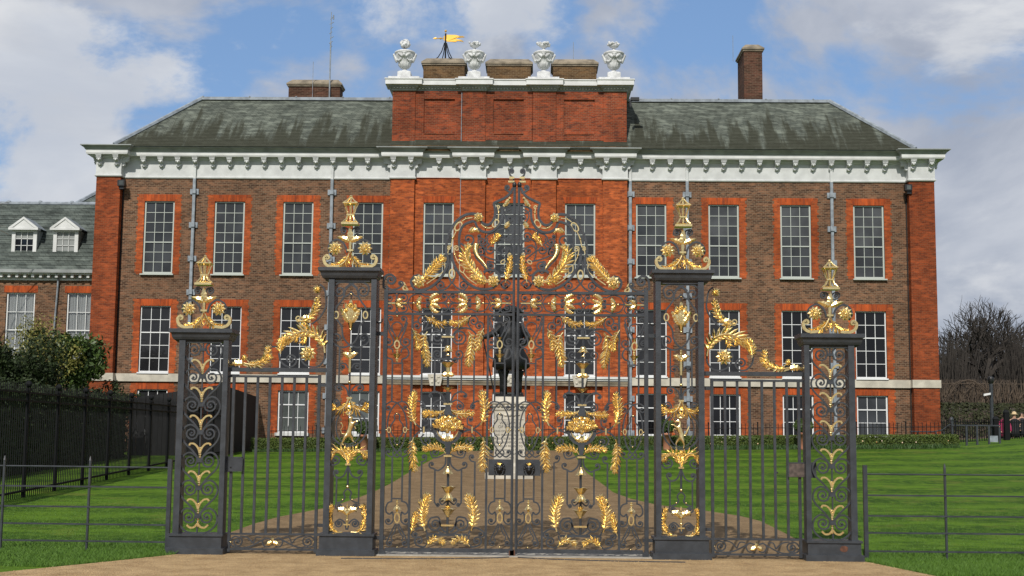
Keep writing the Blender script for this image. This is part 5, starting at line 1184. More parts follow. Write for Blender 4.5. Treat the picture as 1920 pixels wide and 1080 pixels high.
def main_pier(sg):
    x = at(656, 1043, PYF)[0]
    kind = 'lion' if sg > 0 else 'unicorn'
    root = empty('gate_pier', (GX + sg * (x - GX), PYF, 0), 'tall iron gate pier with a small gilt %s, lantern finial and acanthus panels' % kind, 'gate pier', 'gate piers')
    I = Iron(root, sg, PYF); dep = 0.34
    for a, c in ((611, 622), (691.5, 701.5)): I.rect('post', a, 524, c, 1002, dep, 'iron', dep / 2)
    cap(I, 598, 714, 656, 502, 508.5, 526, dep, 13); base(I, 599, 699, 1001, 1043, dep)
    xc = 657; mx = xc
    finial(I, xc, 502, 3.5)
    I.yo = 0.05; I.tilt = 0.0187; I.ty = 590
    e = 34
    I.rail('rail', 621, 692, 526, 3, 0.05); I.rail('rail', 622, 694, 1000.5, 3, 0.05)
    # quatrefoil head
    I.scroll([(xc + 12, 540), (xc - 2, 530), (xc - 22, 529), (xc - 33, 538), (xc - 30, 552)], (xc - 22, 545), 1.2, -1, w=3, mx=mx)
    I.scroll([(xc - 4, 530), (xc + 10, 541), (xc + 14, 556), (xc + 20, 566), (xc + 28, 578), (xc + 27, 596), (xc + 17, 612), (xc + 14, 630), (xc + 4, 644), (xc - 14, 651), (xc - 30, 645)], (xc - 25, 634), 1.1, 1, w=3, mx=mx)
    I.scroll([(xc + 14, 556), (xc + 6, 553), (xc, 546)], None, w=2.4, mx=mx)
    I.oval((xc - 27.5, 590), 4.2, 6.6, 2.4, mx=mx)
    # gilt bouquet
    I.husk((xc, 617), 15, 18, 1); I.knob((xc, 617), 2.5)
    for dx, dy in ((-19, 577), (19, 578), (-10, 566), (10, 567), (0, 558), (-15, 588), (15, 588)): I.leaf([(xc + dx * 0.12, 605), (xc + dx * 0.55, (605 + dy) / 2 - 2), (xc + dx, dy)], 9, 6, yo=-0.03)
    I.rosette((xc - 8, 582), 6, 6, 'gilt_flower'); I.rosette((xc + 8, 580), 6, 6, 'gilt_flower'); I.rosette((xc, 572), 6, 6, 'gilt_flower', yo=-.05)
    I.rod(xc, 545, 560, 1.3, 'stem'); I.knob((xc, 551), 2)
    # anchor drop and bars
    for s_ in (-1, 1): I.rect('bar', xc + s_ * 20 - 1.4, 650, xc + s_ * 20 + 1.4, 722, 0.022)
    I.rod(xc, 651, 672, 2.2, 'gilt_drop', 'gold', True); I.rod(xc, 672, 698, 2.8, 'gilt_stem', 'gold'); I.leaf([(xc, 672), (xc - 7, 664), (xc - 16, 662)], 7, 6, mx=mx)
    I.scroll([(xc - 3, 690), (xc - 8, 682), (xc - 16, 681)], (xc - 14, 687), 1.2, -1, w=2.4, mx=mx)
    I.rod(xc, 698, 748, 1.8, 'stem'); I.knob((xc, 716), 3)
    I.scroll([(xc - 2, 742), (xc - 5, 730), (xc - 14, 722), (xc - 24, 722)], (xc - 20, 727.5), 1.2, -1, w=2.8, mx=mx)
    I.rail('gilt_collar', xc - 5, xc + 5, 746, 3.4, 0.05, 'gold')
    I.scroll([(xc - 34, 770), (xc - 34, 757), (xc - 24, 749), (xc - 18, 756)], (xc - 24, 757), 1.2, 1, w=2.8, mx=mx)
    I.leaf([(xc - 1, 748), (xc - 8, 762), (xc - 20, 768), (xc - 37, 759)], 19, 11, mx=mx); I.husk((xc, 756), 14, 10, -1)
    # roundel with the beast and a crown over it
    I.oval((xc, 802), 34, 35, 3, 'ring', 'iron'); I.oval((xc, 800), 24, 33, 2.2, 'ring', 'iron')
    if sg > 0: I.rect('paper_label', 693.5, 815, 698.5, 822, 0.002, 'plastic_white', -0.052)
    beast(I, kind, xc + (0 if kind == 'lion' else 0), 809)
    b = MB(); x_, z_ = I.P(xc + 0.5, 779); k = I.Y / FPX; b.lathe([(5.5 * k, 0), (6 * k, 1.5 * k), (5.5 * k, 3 * k)], 12, (x_, -0.02, z_))
    for q in range(6): a = q * math.pi / 3; b.ball((x_ + 6 * k * math.cos(a), -0.02 + 6 * k * math.sin(a), z_ + 5 * k), 1.6 * k)
    b.bar([(x_ + 5.5 * k * math.cos(t_ * math.pi / 8), z_ + 3 * k + 6 * k * math.sin(t_ * math.pi / 8)) for t_ in range(9)], 1.6 * k, 1.6 * k, -0.02).ball((x_, -0.02, z_ + 10 * k), 1.8 * k)
    I.done(b, 'gilt_crown', 'gold')
    I.leaf([(xc - 1, 870), (xc - 7, 850), (xc - 20, 844), (xc - 37, 857)], 18, 11, mx=mx); I.leaf([(xc, 866), (xc, 852), (xc, 840)], 10, 5)
    I.rail('gilt_collar', xc - 5, xc + 5, 871, 3.2, 0.05, 'gold')
    I.scroll([(xc - 30, 850), (xc - 36, 862), (xc - 30, 872), (xc - 19, 869)], (xc - 24, 862), 1.2, -1, w=2.8, mx=mx)
    I.rod(xc, 872, 912, 2.0, 'stem'); I.knob((xc, 913), 3)
    I.scroll([(xc - 1, 876), (xc - 8, 892), (xc - 20, 896), (xc - 27, 888)], (xc - 22, 886), 1.1, 1, w=2.8, mx=mx)
    for s_ in (-1, 1): I.rect('bar', xc + s_ * 21 - 1.4, 893, xc + s_ * 21 + 1.4, 945, 0.022)
    I.scroll([(xc, 916), (xc - 7, 924), (xc - 5, 934), (xc - 12, 941), (xc - 21, 944), (xc - 22, 952)], (xc - 16, 949), 1.2, -1, w=2.6, mx=mx); I.knob((xc - 9, 937), 2, mx=mx)
    I.rod(xc, 944, 963, 1.8, 'gilt_drop', 'gold', True); I.leaf([(xc, 966), (xc - 6, 957), (xc - 15, 956), (xc - 17, 961)], 8, 6, mx=mx); I.rod(xc, 963, 990, 1.9, 'gilt_stem', 'gold'); I.knob((xc, 976), 2.6)
    I.rail('gilt_collar', xc - 6, xc + 6, 984, 2.6, 0.04, 'gold')
    I.scroll([(xc - 1, 994), (xc - 5, 980), (xc - 14, 974), (xc - 22, 980)], (xc - 15, 982), 1.4, -1, w=2.8, mx=mx)
    I.leaf([(xc - 8, 998), (xc - 24, 997), (xc - 34, 980), (xc - 34, 962), (xc - 28, 947)], 15, 13, mx=mx)
    return root
main_pier(1); main_pier(-1)
def outer_pier(sg):
    x = at(373, 1040, PYF)[0]
    kind = 'lion' if sg > 0 else 'unicorn'
    root = empty('gate_pier', (GX + sg * (x - GX), PYF, 0), 'lower outer iron pier of stacked heart scrolls, end pier on the %s side' % kind, 'gate pier', 'gate piers')
    I = Iron(root, sg, PYF); dep = 0.34
    for a, c in ((330, 341.5), (413.5, 423)): 
        sh = 4 if a < 400 else 3
        I.rect('post', a - 0, 638, c - 0, 1003, 0.2, 'iron', 0.1)
    cap(I, 319, 437.5, 378, 616.5, 624, 641, dep, 13); base(I, 318, 416, 1001, 1041, dep, sg < 0)
    finial(I, 383, 616, 116.5)
    I.yo = 0.05; I.tilt = 0.0335; I.ty = 650
    xc = 380; mx = xc
    I.rail('rail', 341, 414, 641, 3, 0.05)
    x_, z1 = I.P(xc, 641); _, z0 = I.P(xc, 1000); I.done(MB().box(x_ - 0.009, x_ + 0.009, -0.012, 0.012, z0, z1), 'stem', 'iron')
    for r_ in range(7):
        y0 = 655 + r_ * 52.4; last = r_ == 6
        nxt = y0 + 50 if not last else y0 + 30
        pts_ = [(xc - 1, nxt), (xc - 14, y0 + 33), (xc - 30, y0 + 17), (xc - 35.5, y0 + 2), (xc - 30, y0 - 11), (xc - 18, y0 - 16), (xc - 5, y0 - 6), (xc - 8, y0 + 8)] if not last else [(xc - 1, y0 + 31), (xc - 20, y0 + 28), (xc - 34, y0 + 15), (xc - 36, y0), (xc - 30, y0 - 11), (xc - 18, y0 - 16), (xc - 5, y0 - 6), (xc - 8, y0 + 8)]
        I.scroll(pts_, (xc - 17, y0), 1.35, 1, w=2.9, mx=mx, eye=True)
        I.rail('collar', xc - 5, xc + 5, y0, 5, 0.05)
        yb = y0 + (45 if not last else 4)
        if not last:
            I.rod(xc, y0 + 26, y0 + 47, 2.4, 'gilt_stem', 'gold', True); I.scroll([(xc, y0 + 38), (xc - 4, y0 + 27), (xc - 11, y0 + 20), (xc - 18, y0 + 19.5), (xc - 20, y0 + 23)], None, w=3.2, m='gold', name='gilt_frond', eye=False, mx=mx, yo=-.01)
        else:
            I.rod(xc, y0 - 3, y0 + 20, 2.4, 'gilt_stem', 'gold', True); I.scroll([(xc, y0 + 12), (xc - 6, y0 + 19), (xc - 14, y0 + 20), (xc - 20, y0 + 15)], None, w=3.4, m='gold', name='gilt_frond', eye=False, mx=mx, yo=-.01)
    return root
outer_pier(1); outer_pier(-1)
# ------------------------------------------------------------------ side gates and their overthrows
def side_gate(sg):
    kind = 'lion' if sg > 0 else 'unicorn'
    x = at(516, 1035, GYL)[0]
    root = empty('side_gate', (GX + sg * (x - GX), GYL - 0.05, 0.03), 'plain barred pedestrian gate with lock box between the %s pier and its outer pier' % kind, 'gate', 'pedestrian gates')
    I = Iron(root, sg, GYL - 0.05)
    I.rect('stile', 431.5, 703, 436.5, 1034, 0.04); I.rect('stile', 592.5, 703, 598, 1036, 0.04)
    I.rail('rail', 432, 598, 706, 4, 0.04); I.rail('rail', 428, 596, 1001.5, 3.6, 0.04); I.rail('rail', 426, 596, 1030, 3.6, 0.04)
    for k in range(6): xx = 456.5 + k * 23; I.rect('bar', xx - 2.3, 706, xx + 2.3, 1001, 0.03)
    mx = 511
    I.scroll([(509, 1012), (498, 1009), (492, 1016), (497, 1025), (506, 1024)], None, w=2.4, mx=mx)
    I.scroll([(500, 1008), (486, 1016), (470, 1024), (455, 1027), (436, 1024), (432, 1014), (440, 1006), (452, 1009)], (445, 1016), 1.3, 1, w=2.6, mx=mx)
    I.scroll([(475, 1019), (464, 1008), (450, 1005)], None, w=2.4, mx=mx); I.scroll([(475, 1019), (480, 1008), (490, 1008)], None, w=2.2, mx=mx)
    I.leaf([(511, 1015), (504, 1019), (498, 1021)], 6, 5, mx=mx); I.leaf([(511, 1018), (511, 1012), (511, 1005)], 5, 4); I.knob((433, 1016), 1.6, mx=mx)
    a, c = I.P(418, 857), I.P(455, 884)
    o = I.done(MB().box(a[0], c[0], -0.055, 0.035, c[1], a[1]), 'lock_box', 'iron' if sg > 0 else 'lock_rust')
    b = MB().box(a[0] - .0, a[0] + 0.10, -0.062, 0.04, c[1] - 0.008, a[1] + 0.008).box(a[0] + 0.1, c[0] + 0.008, -0.058, -0.05, a[1] - 0.01, a[1] + 0.006).box(c[0] - 0.01, c[0] + 0.008, -0.058, -0.05, c[1], a[1]); b.sg = sg; b.build('lock_plate', 'iron', o)
    k_ = MB().ball((c[0] - 0.16, -0.058, c[1] + 0.06), (0.012, 0.01, 0.014)); k_.sg = sg; k_.build('keyhole', 'iron_dark', o)
    for y in (722, 985): I.rect('hinge', 596, y - 3, 612, y + 3, 0.03)
    # overthrow
    x = at(516, 693, GYL)[0]
    rt = empty('gate_overthrow', (GX + sg * (x - GX), GYL - 0.05, at(516, 697, GYL)[1]), 'fixed transom with a gilt acanthus scroll and rosettes beside the %s pier' % kind, 'overthrow', 'side gate overthrows')
    I = Iron(rt, sg, GYL - 0.05)
    I.rail('transom', 421, 613, 693.5, 7.5, 0.06)
    I.leaf([(610, 662), (607, 645), (597, 629), (577, 621), (556, 625), (538, 636), (524, 648)], 23, 15, yo=-0.03)
    I.leaf([(527, 664), (527, 652), (531, 640), (538, 633)], 17, 7, yo=-0.045)
    I.leaf([(578, 622), (572, 632), (569, 643)], 13, 6, yo=-0.03); I.leaf([(560, 625), (556, 633), (556, 640)], 10, 5, yo=-0.03); I.leaf([(577, 622), (573, 612), (571, 604)], 11, 5)
    I.rosette((578, 663), 15, 10)
    I.scroll([(609, 660), (608, 674), (598, 686), (584, 688), (570, 682), (562, 668), (564, 655), (576, 650)], None, w=3)
    I.scroll([(523, 662), (526, 676), (536, 686), (548, 687), (556, 678), (552, 668)], (545, 674), 1.3, -1, w=3)
    I.rosette((595.5, 543), 8.5, 9); I.scroll([(600, 533), (608, 541), (611, 558), (611, 575), (600, 595), (584, 608)], None, w=2.8)
    I.leaf([(558, 601), (572, 602), (585, 592), (593, 577), (597, 558)], 14, 9, yo=-0.02); I.scroll([(558, 602), (573, 603), (586, 593), (594, 576), (598, 553)], None, w=2.6, m='gold', name='gilt_stalk', eye=False)
    I.scroll([(566, 602), (558, 603), (555, 597)], (560, 597), 0.9, 1, w=2.2, m='gold', name='gilt_curl', eye=False); I.leaf([(582, 597), (573, 596), (563, 597)], 8, 5)
    I.rail('tie_bar', 503, 524, 650, 3, 0.025)
    I.leaf([(458, 681), (476, 684), (492, 678), (501, 666), (503, 650)], 16, 10, yo=-0.02); I.leaf([(457, 682), (445, 681), (429, 684)], 9, 7, yo=-0.02); I.leaf([(492, 679), (500, 677), (507, 668)], 11, 5)
    I.scroll([(430, 685), (450, 682), (470, 687), (490, 682)], None, w=3.2, m='gold', name='gilt_stalk', eye=False); I.rosette((459, 671), 6.5, 8); I.scroll([(470, 685), (466, 678), (462, 674)], None, w=1.8, m='gold', name='gilt_curl', eye=False)
side_gate(1); side_gate(-1)
# the dropped gate hook by each main pier
for sg in (1, -1):
    I = None
    p = [at(q[0], q[1], GYL - 0.1) for q in ((702, 592), (705, 602), (711, 607), (716, 603), (717, 598))]
    b = MB(sg).tube([(sg * (x - GX), 0, z) for x, z in p], 0.011, 6)
    tag(b.build('hold_back_hook', 'iron_dark', loc=(GX, GYL - 0.1, 0)), 'black iron hold-back hook on the inner post of the %s pier' % ('lion' if sg > 0 else 'unicorn'), 'hook', 'hold-back hooks')
# ------------------------------------------------------------------ estate fences
def estate_fence(side):
    rails = [(877, 2.7), (914, 3.0), (952, 3.0), (984.5, 3.0), (1016.5, 3.1)] if side < 0 else [(889, 2.7), (928.5, 3.0), (967, 3.0), (999, 3.0), (1033.5, 3.1)]
    xp = 316 if side < 0 else 1622.5
    x0, _ = at(xp, 950, 19.25); root = empty('estate_fence', (x0, 19.25, 0), 'five-rail grey iron estate fence on the %s' % ('dark spiked railing side of the lawn' if side < 0 else 'open lawn side by the unicorn'), 'fence', 'estate fences')
    far = -5.3
    for y, th in rails:
        z = at(xp, y, 19.25)[1]; h = th / 2 * 19.25 / FPX
        L = 6.5 if side < 0 else 7.0
        if y in (877, 889): MB().tube([(0, 0, z), (side * L, 0.15, z + 0.01)], h * 1.1, 6).build('rail', 'iron', root)
        else:
            b = MB(); b.add([(0, -0.006, z - h), (side * L, 0.144, z - h), (side * L, 0.156, z - h), (0, 0.006, z - h), (0, -0.006, z + h), (side * L, 0.144, z + h), (side * L, 0.156, z + h), (0, 0.006, z + h)], [(0, 3, 2, 1), (4, 5, 6, 7), (0, 1, 5, 4), (1, 2, 6, 5), (2, 3, 7, 6), (3, 0, 4, 7)])
            b.build('rail', 'iron', root)
    ztop = at(xp, 861 if side < 0 else 872, 19.25)[1]
    MB().box(-0.025, 0.03, -0.03, 0.03, -0.15, ztop).build('end_post', 'iron', root)
    for k, px in enumerate((163.5, 2, -160, -320) if side < 0 else (1775, 1930, 2085, 2240)):
        x = at(px, 950, 19.25)[0] - x0; b = MB(); b.box(x - 0.013, x + 0.013, 0.03, 0.075, -0.15, ztop - 0.03).frustum((x - 0.013, x + 0.013, 0.03, 0.075), (x - 0.004, x + 0.004, 0.045, 0.06), ztop - 0.03, ztop + 0.03)
        b.build('post', 'iron', root)
estate_fence(-1); estate_fence(1)
# ================================================================== STATUE
SY = 35.3
SXc = at(956, 800, SY)[0]; SG = ground(SXc, SY)
ped = empty('pedestal', (SXc, SY, SG), 'pale inscribed stone pedestal under the bronze statue', 'pedestal')
MB().box(-0.62, 0.62, -0.62, 0.62, -0.1, 0.12).box(-0.50, 0.50, -0.50, 0.50, 0.12, 0.30).frustum((-0.50, 0.50, -0.50, 0.50), (-0.43, 0.43, -0.43, 0.43), 0.30, 0.38).build('step', 'stone', ped)
MB().box(-0.40, 0.40, -0.40, 0.40, 0.38, 1.72).build('die', 'stone', ped)
b = MB(); b.frustum((-0.40, 0.40, -0.40, 0.40), (-0.43, 0.43, -0.43, 0.43), 1.72, 1.76).box(-0.43, 0.43, -0.43, 0.43, 1.76, 1.84).frustum((-0.43, 0.43, -0.43, 0.43), (-0.50, 0.50, -0.50, 0.50), 1.84, 1.92).box(-0.50, 0.50, -0.50, 0.50, 1.92, 1.97).frustum((-0.45, 0.45, -0.45, 0.45), (-0.41, 0.41, -0.41, 0.41), 1.97, 2.1)
b.build('cornice', 'stone', ped)
b = MB()
for k in range(9): b.ball((-0.40 + k * 0.1, -0.45, 1.86), (0.045, 0.03, 0.035))
b.box(-0.36, 0.36, -0.405, -0.395, 1.50, 1.52)
for s_ in (-1, 1): b.ball((s_ * 0.10, -0.41, 1.62), (0.06, 0.02, 0.03)).ball((s_ * 0.22, -0.41, 1.63), (0.05, 0.02, 0.025))
b.ball((0, -0.41, 1.63), (0.05, 0.03, 0.045)); b.build('carving', 'stone', ped, True)
LINES = ['WILLIAM III', 'OF ORANGE', 'KING OF GREAT BRITAIN', 'AND IRELAND 1689-1702', 'PRESENTED BY WILLIAM II', 'GERMAN EMPEROR AND', 'KING OF PRUSSIA TO', 'KING EDWARD VII FOR', 'THE BRITISH NATION', 'MCMVII']
for i, tx in enumerate(LINES):
    cu = D.curves.new('inscription', 'FONT'); cu.body = tx; cu.align_x = 'CENTER'; cu.size = 0.105 if i < 2 else 0.072; cu.extrude = 0.002
    tmp = D.objects.new('tmp', cu); me = D.meshes.new_from_object(tmp); D.objects.remove(tmp); me.materials.append(M['inscription'])
    o = D.objects.new('inscription', me); C.objects.link(o); tag(o, kind='stuff'); o.parent = ped; o.location = (0, -0.403, 1.38 - i * 0.098); o.rotation_euler = (R(90), 0, 0)
SZ = SG + 2.10
st = empty('statue', (SXc, SY, SZ), 'dark bronze standing figure in plumed hat and long coat leaning on a cane', 'statue')
def skin_obj(name, verts, edges, radii, m, parent, root=0, sub=2):
    me = D.meshes.new(name); me.from_pydata(verts, edges, []); me.update(); o = D.objects.new(name, me); C.objects.link(o)
    if parent: o.parent = parent
    o.modifiers.new('skin', 'SKIN'); sv = me.skin_vertices[0].data
    for i, r_ in enumerate(radii): sv[i].radius = r_ if isinstance(r_, tuple) else (r_, r_)
    sv[root].use_root = True
    s2 = o.modifiers.new('sub', 'SUBSURF'); s2.levels = s2.render_levels = sub; me.materials.append(M[m]); return o
V = [(0.0, 0, 1.22), (0, 0, 1.45), (0, -.02, 1.72), (0, -.01, 1.92), (0, -.02, 2.02), (0, -.04, 2.14), (0, -.04, 2.24),      # pelvis..head
     (-0.24, 0, 1.88), (-0.44, -.06, 1.68), (-0.66, -.16, 1.58), (-0.74, -.2, 1.57),                                         # arm to the cane
     (0.24, 0, 1.86), (0.48, .02, 1.58), (0.28, -.14, 1.36), (0.22, -.18, 1.34),                                             # hand on hip
     (-0.14, 0, 1.05), (-0.17, -.08, 0.62), (-0.19, -.02, 0.12), (-0.22, -.22, 0.06), (0.16, 0, 1.05), (0.20, .04, 0.62), (0.24, .10, 0.12), (0.30, -.08, 0.06)]
E_ = [(0, 1), (1, 2), (2, 3), (3, 4), (4, 5), (5, 6), (3, 7), (7, 8), (8, 9), (9, 10), (3, 11), (11, 12), (12, 13), (13, 14), (0, 15), (15, 16), (16, 17), (17, 18), (0, 19), (19, 20), (20, 21), (21, 22)]
rr = [.21, .20, .22, .17, .075, .12, .10, .12, .10, .07, .055, .12, .11, .075, .06, .15, .095, .075, .055, .15, .095, .075, .055]
skin_obj('figure', V, E_, rr, 'bronze', st)
b = MB(); k = 28                                       # long flared coat skirt with folds
fold = lambda a, z: 1 + (0.15 * math.cos(7 * a + 1) + 0.05 * math.cos(12 * a) if z < 1.1 else 0.05 * math.cos(7 * a))
b.lathe([(0.36, 0.72), (0.46, 0.80), (0.42, 1.05), (0.34, 1.25), (0.30, 1.42), (0.33, 1.62), (0.31, 1.80), (0.16, 1.97)], k, (0, 0, 0), fold); b.build('coat', 'bronze', st, True)
b = MB(); b.lathe([(0.30, 2.22), (0.31, 2.25), (0.16, 2.27), (0.13, 2.40), (0.05, 2.43)], 24, (0, -.03, 0), lambda a, z: 1 + 0.12 * math.cos(2 * a)); 
for q in range(12): b.ball((-0.18 + q * 0.035, -.06, 2.33 + 0.06 * math.sin(q * 0.3)), (0.05, 0.06, 0.045))
b.build('plumed_hat', 'bronze', st, True)
b = MB()
for q in range(26):
    a = math.pi * (0.0 + q / 25); b.ball((0.13 * math.cos(a) * 1.1, 0.0 + 0.10 * math.sin(a), 2.08 - 0.012 * (q % 5)), (0.05, 0.05, 0.14))
b.build('wig', 'bronze', st, True)
MB().tube([(-0.75, -.2, 1.66), (-0.42, -.3, 0.10)], 0.018, 6).build('cane', 'bronze', st)
MB().tube([(0.26, .02, 1.2), (0.34, .25, 0.85), (0.42, .48, 0.55)], 0.022, 6).build('sword', 'bronze', st)
MB().box(-0.36, 0.36, -0.36, 0.36, -0.02, 0.06).build('base_plate', 'bronze', st)
b = MB()
for s_ in (-1, 1):
    x0_ = -0.74 if s_ < 0 else 0.22; y0_ = -.2 if s_ < 0 else -.19; z0_ = 1.56 if s_ < 0 else 1.33
    for q in range(5): b.tube([(x0_, y0_, z0_ + .02 - q * .016), (x0_ - s_ * .02, y0_ - .05, z0_ + .02 - q * .018), (x0_ + s_ * .01, y0_ - .06, z0_ - .01 - q * .018)], 0.012, 5)
b.build('fingers', 'bronze', st, True)
for s_ in (-1, 1):
    b = MB(); cx = -0.18 if s_ < 0 else 0.21; b.lathe([(0.10, 0.05), (0.10, 0.3), (0.105, 0.5), (0.15, 0.66), (0.16, 0.70), (0.10, 0.71)], 14, (cx, -.02 if s_ < 0 else .06, 0)); b.build('boot_cuff', 'bronze', st, True)

# ================================================================== TALL SPIKED RAILING ON THE SHADED SIDE
RX = -10.9
tr_ = empty('tall_railing', (RX, 33, 0.6), 'tall black spiked railing with ball-topped posts running back beside the shrubs', 'railing')
RO = Vector((RX, 33, 0.6)); ZT = 2.70
def pick(y, r_, zt, spear=True, x=RX):
    z0 = ground(x, y) - 0.05; b = MB(); b.box(-r_, r_, -r_, r_, 0, zt - z0 - 0.1)
    if spear: b.frustum((-r_ * 1.3, r_ * 1.3, -r_ * 1.3, r_ * 1.3), (-0.003, 0.003, -0.003, 0.003), zt - z0 - 0.1, zt - z0 + 0.03)
    return b, z0
pick_mesh = {}
y = 23.0; n_ = 0
while y < 46.2:
    if n_ % 16 == 0:
        b, z0 = pick(y, 0.038, ZT - 0.02, False); b.ball((0, 0, ZT - z0 + 0.0), 0.075).box(-0.05, 0.05, -0.05, 0.05, ZT - z0 - 0.14, ZT - z0 - 0.08)
        o = b.build('post', 'black_iron', tr_); o.location = Vector((RX, y, z0)) - RO
        o2 = MB().tube([(0.02, 0, 0), (0.5, 0, 0), (0.02, 0, 1.0)][::2], 0.02, 5).build('brace', 'black_iron', tr_); o2.location = Vector((RX + 0.0, y, z0)) - RO
    else:
        key = round(ground(RX, y), 1)
        if key not in pick_mesh: b, z0 = pick(y, 0.0075, ZT); o = b.build('picket', 'black_iron', tr_); pick_mesh[key] = (o.data, z0)
        else:
            o = D.objects.new('picket', pick_mesh[key][0]); C.objects.link(o); o.parent = tr_
        o.location = Vector((RX, y, pick_mesh[key][1])) - RO
    y += 0.115; n_ += 1
for z in (ZT - 0.18, ZT - 0.36): MB().box(-0.03, 0.03, -10.1, 13.3, -0.02, 0.02).build('rail', 'black_iron', tr_, loc=Vector((RX, 33, z)) - RO)
b = MB(); ya, yb_ = 22.9, 46.3
b.add([(-0.03, ya - 33, ground(RX, ya) + .12), (0.03, ya - 33, ground(RX, ya) + .12), (0.03, yb_ - 33, ground(RX, yb_) + .12), (-0.03, yb_ - 33, ground(RX, yb_) + .12), (-0.03, ya - 33, ground(RX, ya) + .16), (0.03, ya - 33, ground(RX, ya) + .16), (0.03, yb_ - 33, ground(RX, yb_) + .16), (-0.03, yb_ - 33, ground(RX, yb_) + .16)], [(0, 3, 2, 1), (4, 5, 6, 7), (0, 1, 5, 4), (1, 2, 6, 5), (2, 3, 7, 6), (3, 0, 4, 7)])
b.build('rail', 'black_iron', tr_, loc=(0, 0, -0.6))
# boarded corner fence by the house
cf = empty('boarded_fence', (-11.0, 47, 1.0), 'dark boarded fence corner beside the palace wall, higher than the railing', 'fence')
cb = None
def boards(p0, p1, z0a, z1a, z0b, z1b):
    global cb
    n = int(math.hypot(p1[0] - p0[0], p1[1] - p0[1]) / 0.16); a = math.atan2(p1[1] - p0[1], p1[0] - p0[0])
    for k in range(n):
        t_ = (k + .5) / n; x, y = p0[0] + (p1[0] - p0[0]) * t_, p0[1] + (p1[1] - p0[1]) * t_
        if cb is None: o = cb = MB().box(-0.075, 0.075, -0.012, 0.012, 0, 1).build('board', 'board', cf)
        else: o = link_copy(cb, parent=cf)
        za, zb = z0a + (z0b - z0a) * t_, z1a + (z1b - z1a) * t_
        o.rotation_euler = (0, 0, a); o.scale = (1, 1, zb - za); o.location = (x + 11.0, y - 47, za - 1.0)
boards((-10.95, 46.4), (-10.85, 51.7), 0.9, 3.42, 1.0, 3.18); boards((-10.97, 46.4), (-14.2, 46.9), 0.9, 3.42, 0.9, 2.95)
MB().box(-0.06, 0.06, -0.06, 0.06, 0, 2.6).build('post', 'board', cf, loc=(0.03, -0.65, -0.1))

# ================================================================== HEDGE, BED, AREA RAILING, POTS
def leaf_cloud(b, n, sampler, size, rnd):
    v, f = b.v, b.f
    for _ in range(n):
        p, nrm = sampler(); s_ = size * rnd.uniform(0.6, 1.3)
        d = Vector((rnd.gauss(0, 1), rnd.gauss(0, 1), rnd.gauss(0, 1))); d = (d.normalized() + nrm * 0.8).normalized()
        t_ = d.cross(Vector((rnd.gauss(0, 1), rnd.gauss(0, 1), rnd.gauss(0, 1)))).normalized(); u = d.cross(t_)
        i = len(v); q = Vector(p)
        v += [tuple(q - t_ * s_), tuple(q + u * s_ * 0.45), tuple(q + t_ * s_), tuple(q - u * s_ * 0.45)]; f.append((i, i + 1, i + 2, i + 3))
rnd = random.Random(3)
def hedge(name, x0, x1, y0, y1, h, n, label):
    zc = lambda x: ground(x, 50) - 0.02
    hd = empty(name, ((x0 + x1) / 2, (y0 + y1) / 2, zc((x0 + x1) / 2)), label, 'hedge', 'clipped box hedges')
    o0 = Vector(hd.location)
    b = MB(); m_ = 40; 
    for k in range(m_):
        xa, xb = x0 + (x1 - x0) * k / m_, x0 + (x1 - x0) * (k + 1) / m_; z = zc(xa)
        b.box(xa - o0.x, xb - o0.x, y0 + .05 - o0.y, y1 - .05 - o0.y, z - o0.z - .2, z - o0.z + h - 0.05)
    b.build('core', 'leaf_dark', hd)
    def smp():
        x = rnd.uniform(x0, x1); z = zc(x); r_ = rnd.random()
        if r_ < 0.62: return (x - o0.x, y0 + rnd.gauss(0, .018) - o0.y, z - o0.z + rnd.uniform(0, h)), Vector((0, -1, 0.1))
        if r_ < 0.95: return (x - o0.x, rnd.uniform(y0, y1) - o0.y, z - o0.z + h + rnd.gauss(0, .018)), Vector((0, -.2, 1))
        e = x0 if rnd.random() < .5 else x1
        return (e + rnd.gauss(0, .02) - o0.x, rnd.uniform(y0, y1) - o0.y, z - o0.z + rnd.uniform(0, h)), Vector((1 if e == x1 else -1, 0, .2))
    b = MB(); leaf_cloud(b, n, smp, 0.035, rnd); tag(b.build('foliage', 'leaf_hedge', hd), kind='stuff')
hedge('box_hedge', -10.55, -3.3, 49.6, 50.3, 0.46, 15000, 'low clipped box hedge before the brown brick wing nearest the boarded fence')
hedge('box_hedge', -3.1, 1.9, 49.6, 50.3, 0.46, 9000, 'low clipped box hedge before the red brick centre behind the pedestal')
hedge('box_hedge', 2.1, 15.55, 49.6, 50.3, 0.46, 26000, 'low clipped box hedge before the brown brick wing towards the bare trees')
b = MB(); v_, f_ = b.v, b.f
for _ in range(7000):
    x = rnd.uniform(-10.4, 15.5); y = rnd.uniform(49.05, 49.6)
    if abs(x - GX) < 1.6: continue
    h = rnd.uniform(0.08, 0.22) * (1 if x > 2 else 0.7); a = rnd.uniform(0, 3.14); wd = rnd.uniform(0.008, 0.02); z = ground(x, y) - .01; lx, ly = rnd.gauss(0, .3) * h, rnd.gauss(0, .3) * h; i = len(v_)
    v_ += [(x - math.cos(a) * wd, y - math.sin(a) * wd, z), (x + math.cos(a) * wd, y + math.sin(a) * wd, z), (x + lx * .5 + math.cos(a) * wd, y + ly * .5 + math.sin(a) * wd, z + h * .6), (x + lx, y + ly, z + h)]; f_ += [(i, i + 1, i + 2), (i, i + 2, i + 3)]
tag(b.build('bed_leaves', 'leaf_bed'), 'strap-leaved bulbs growing along the foot of the box hedge', 'bedding', kind='stuff')
b = MB()
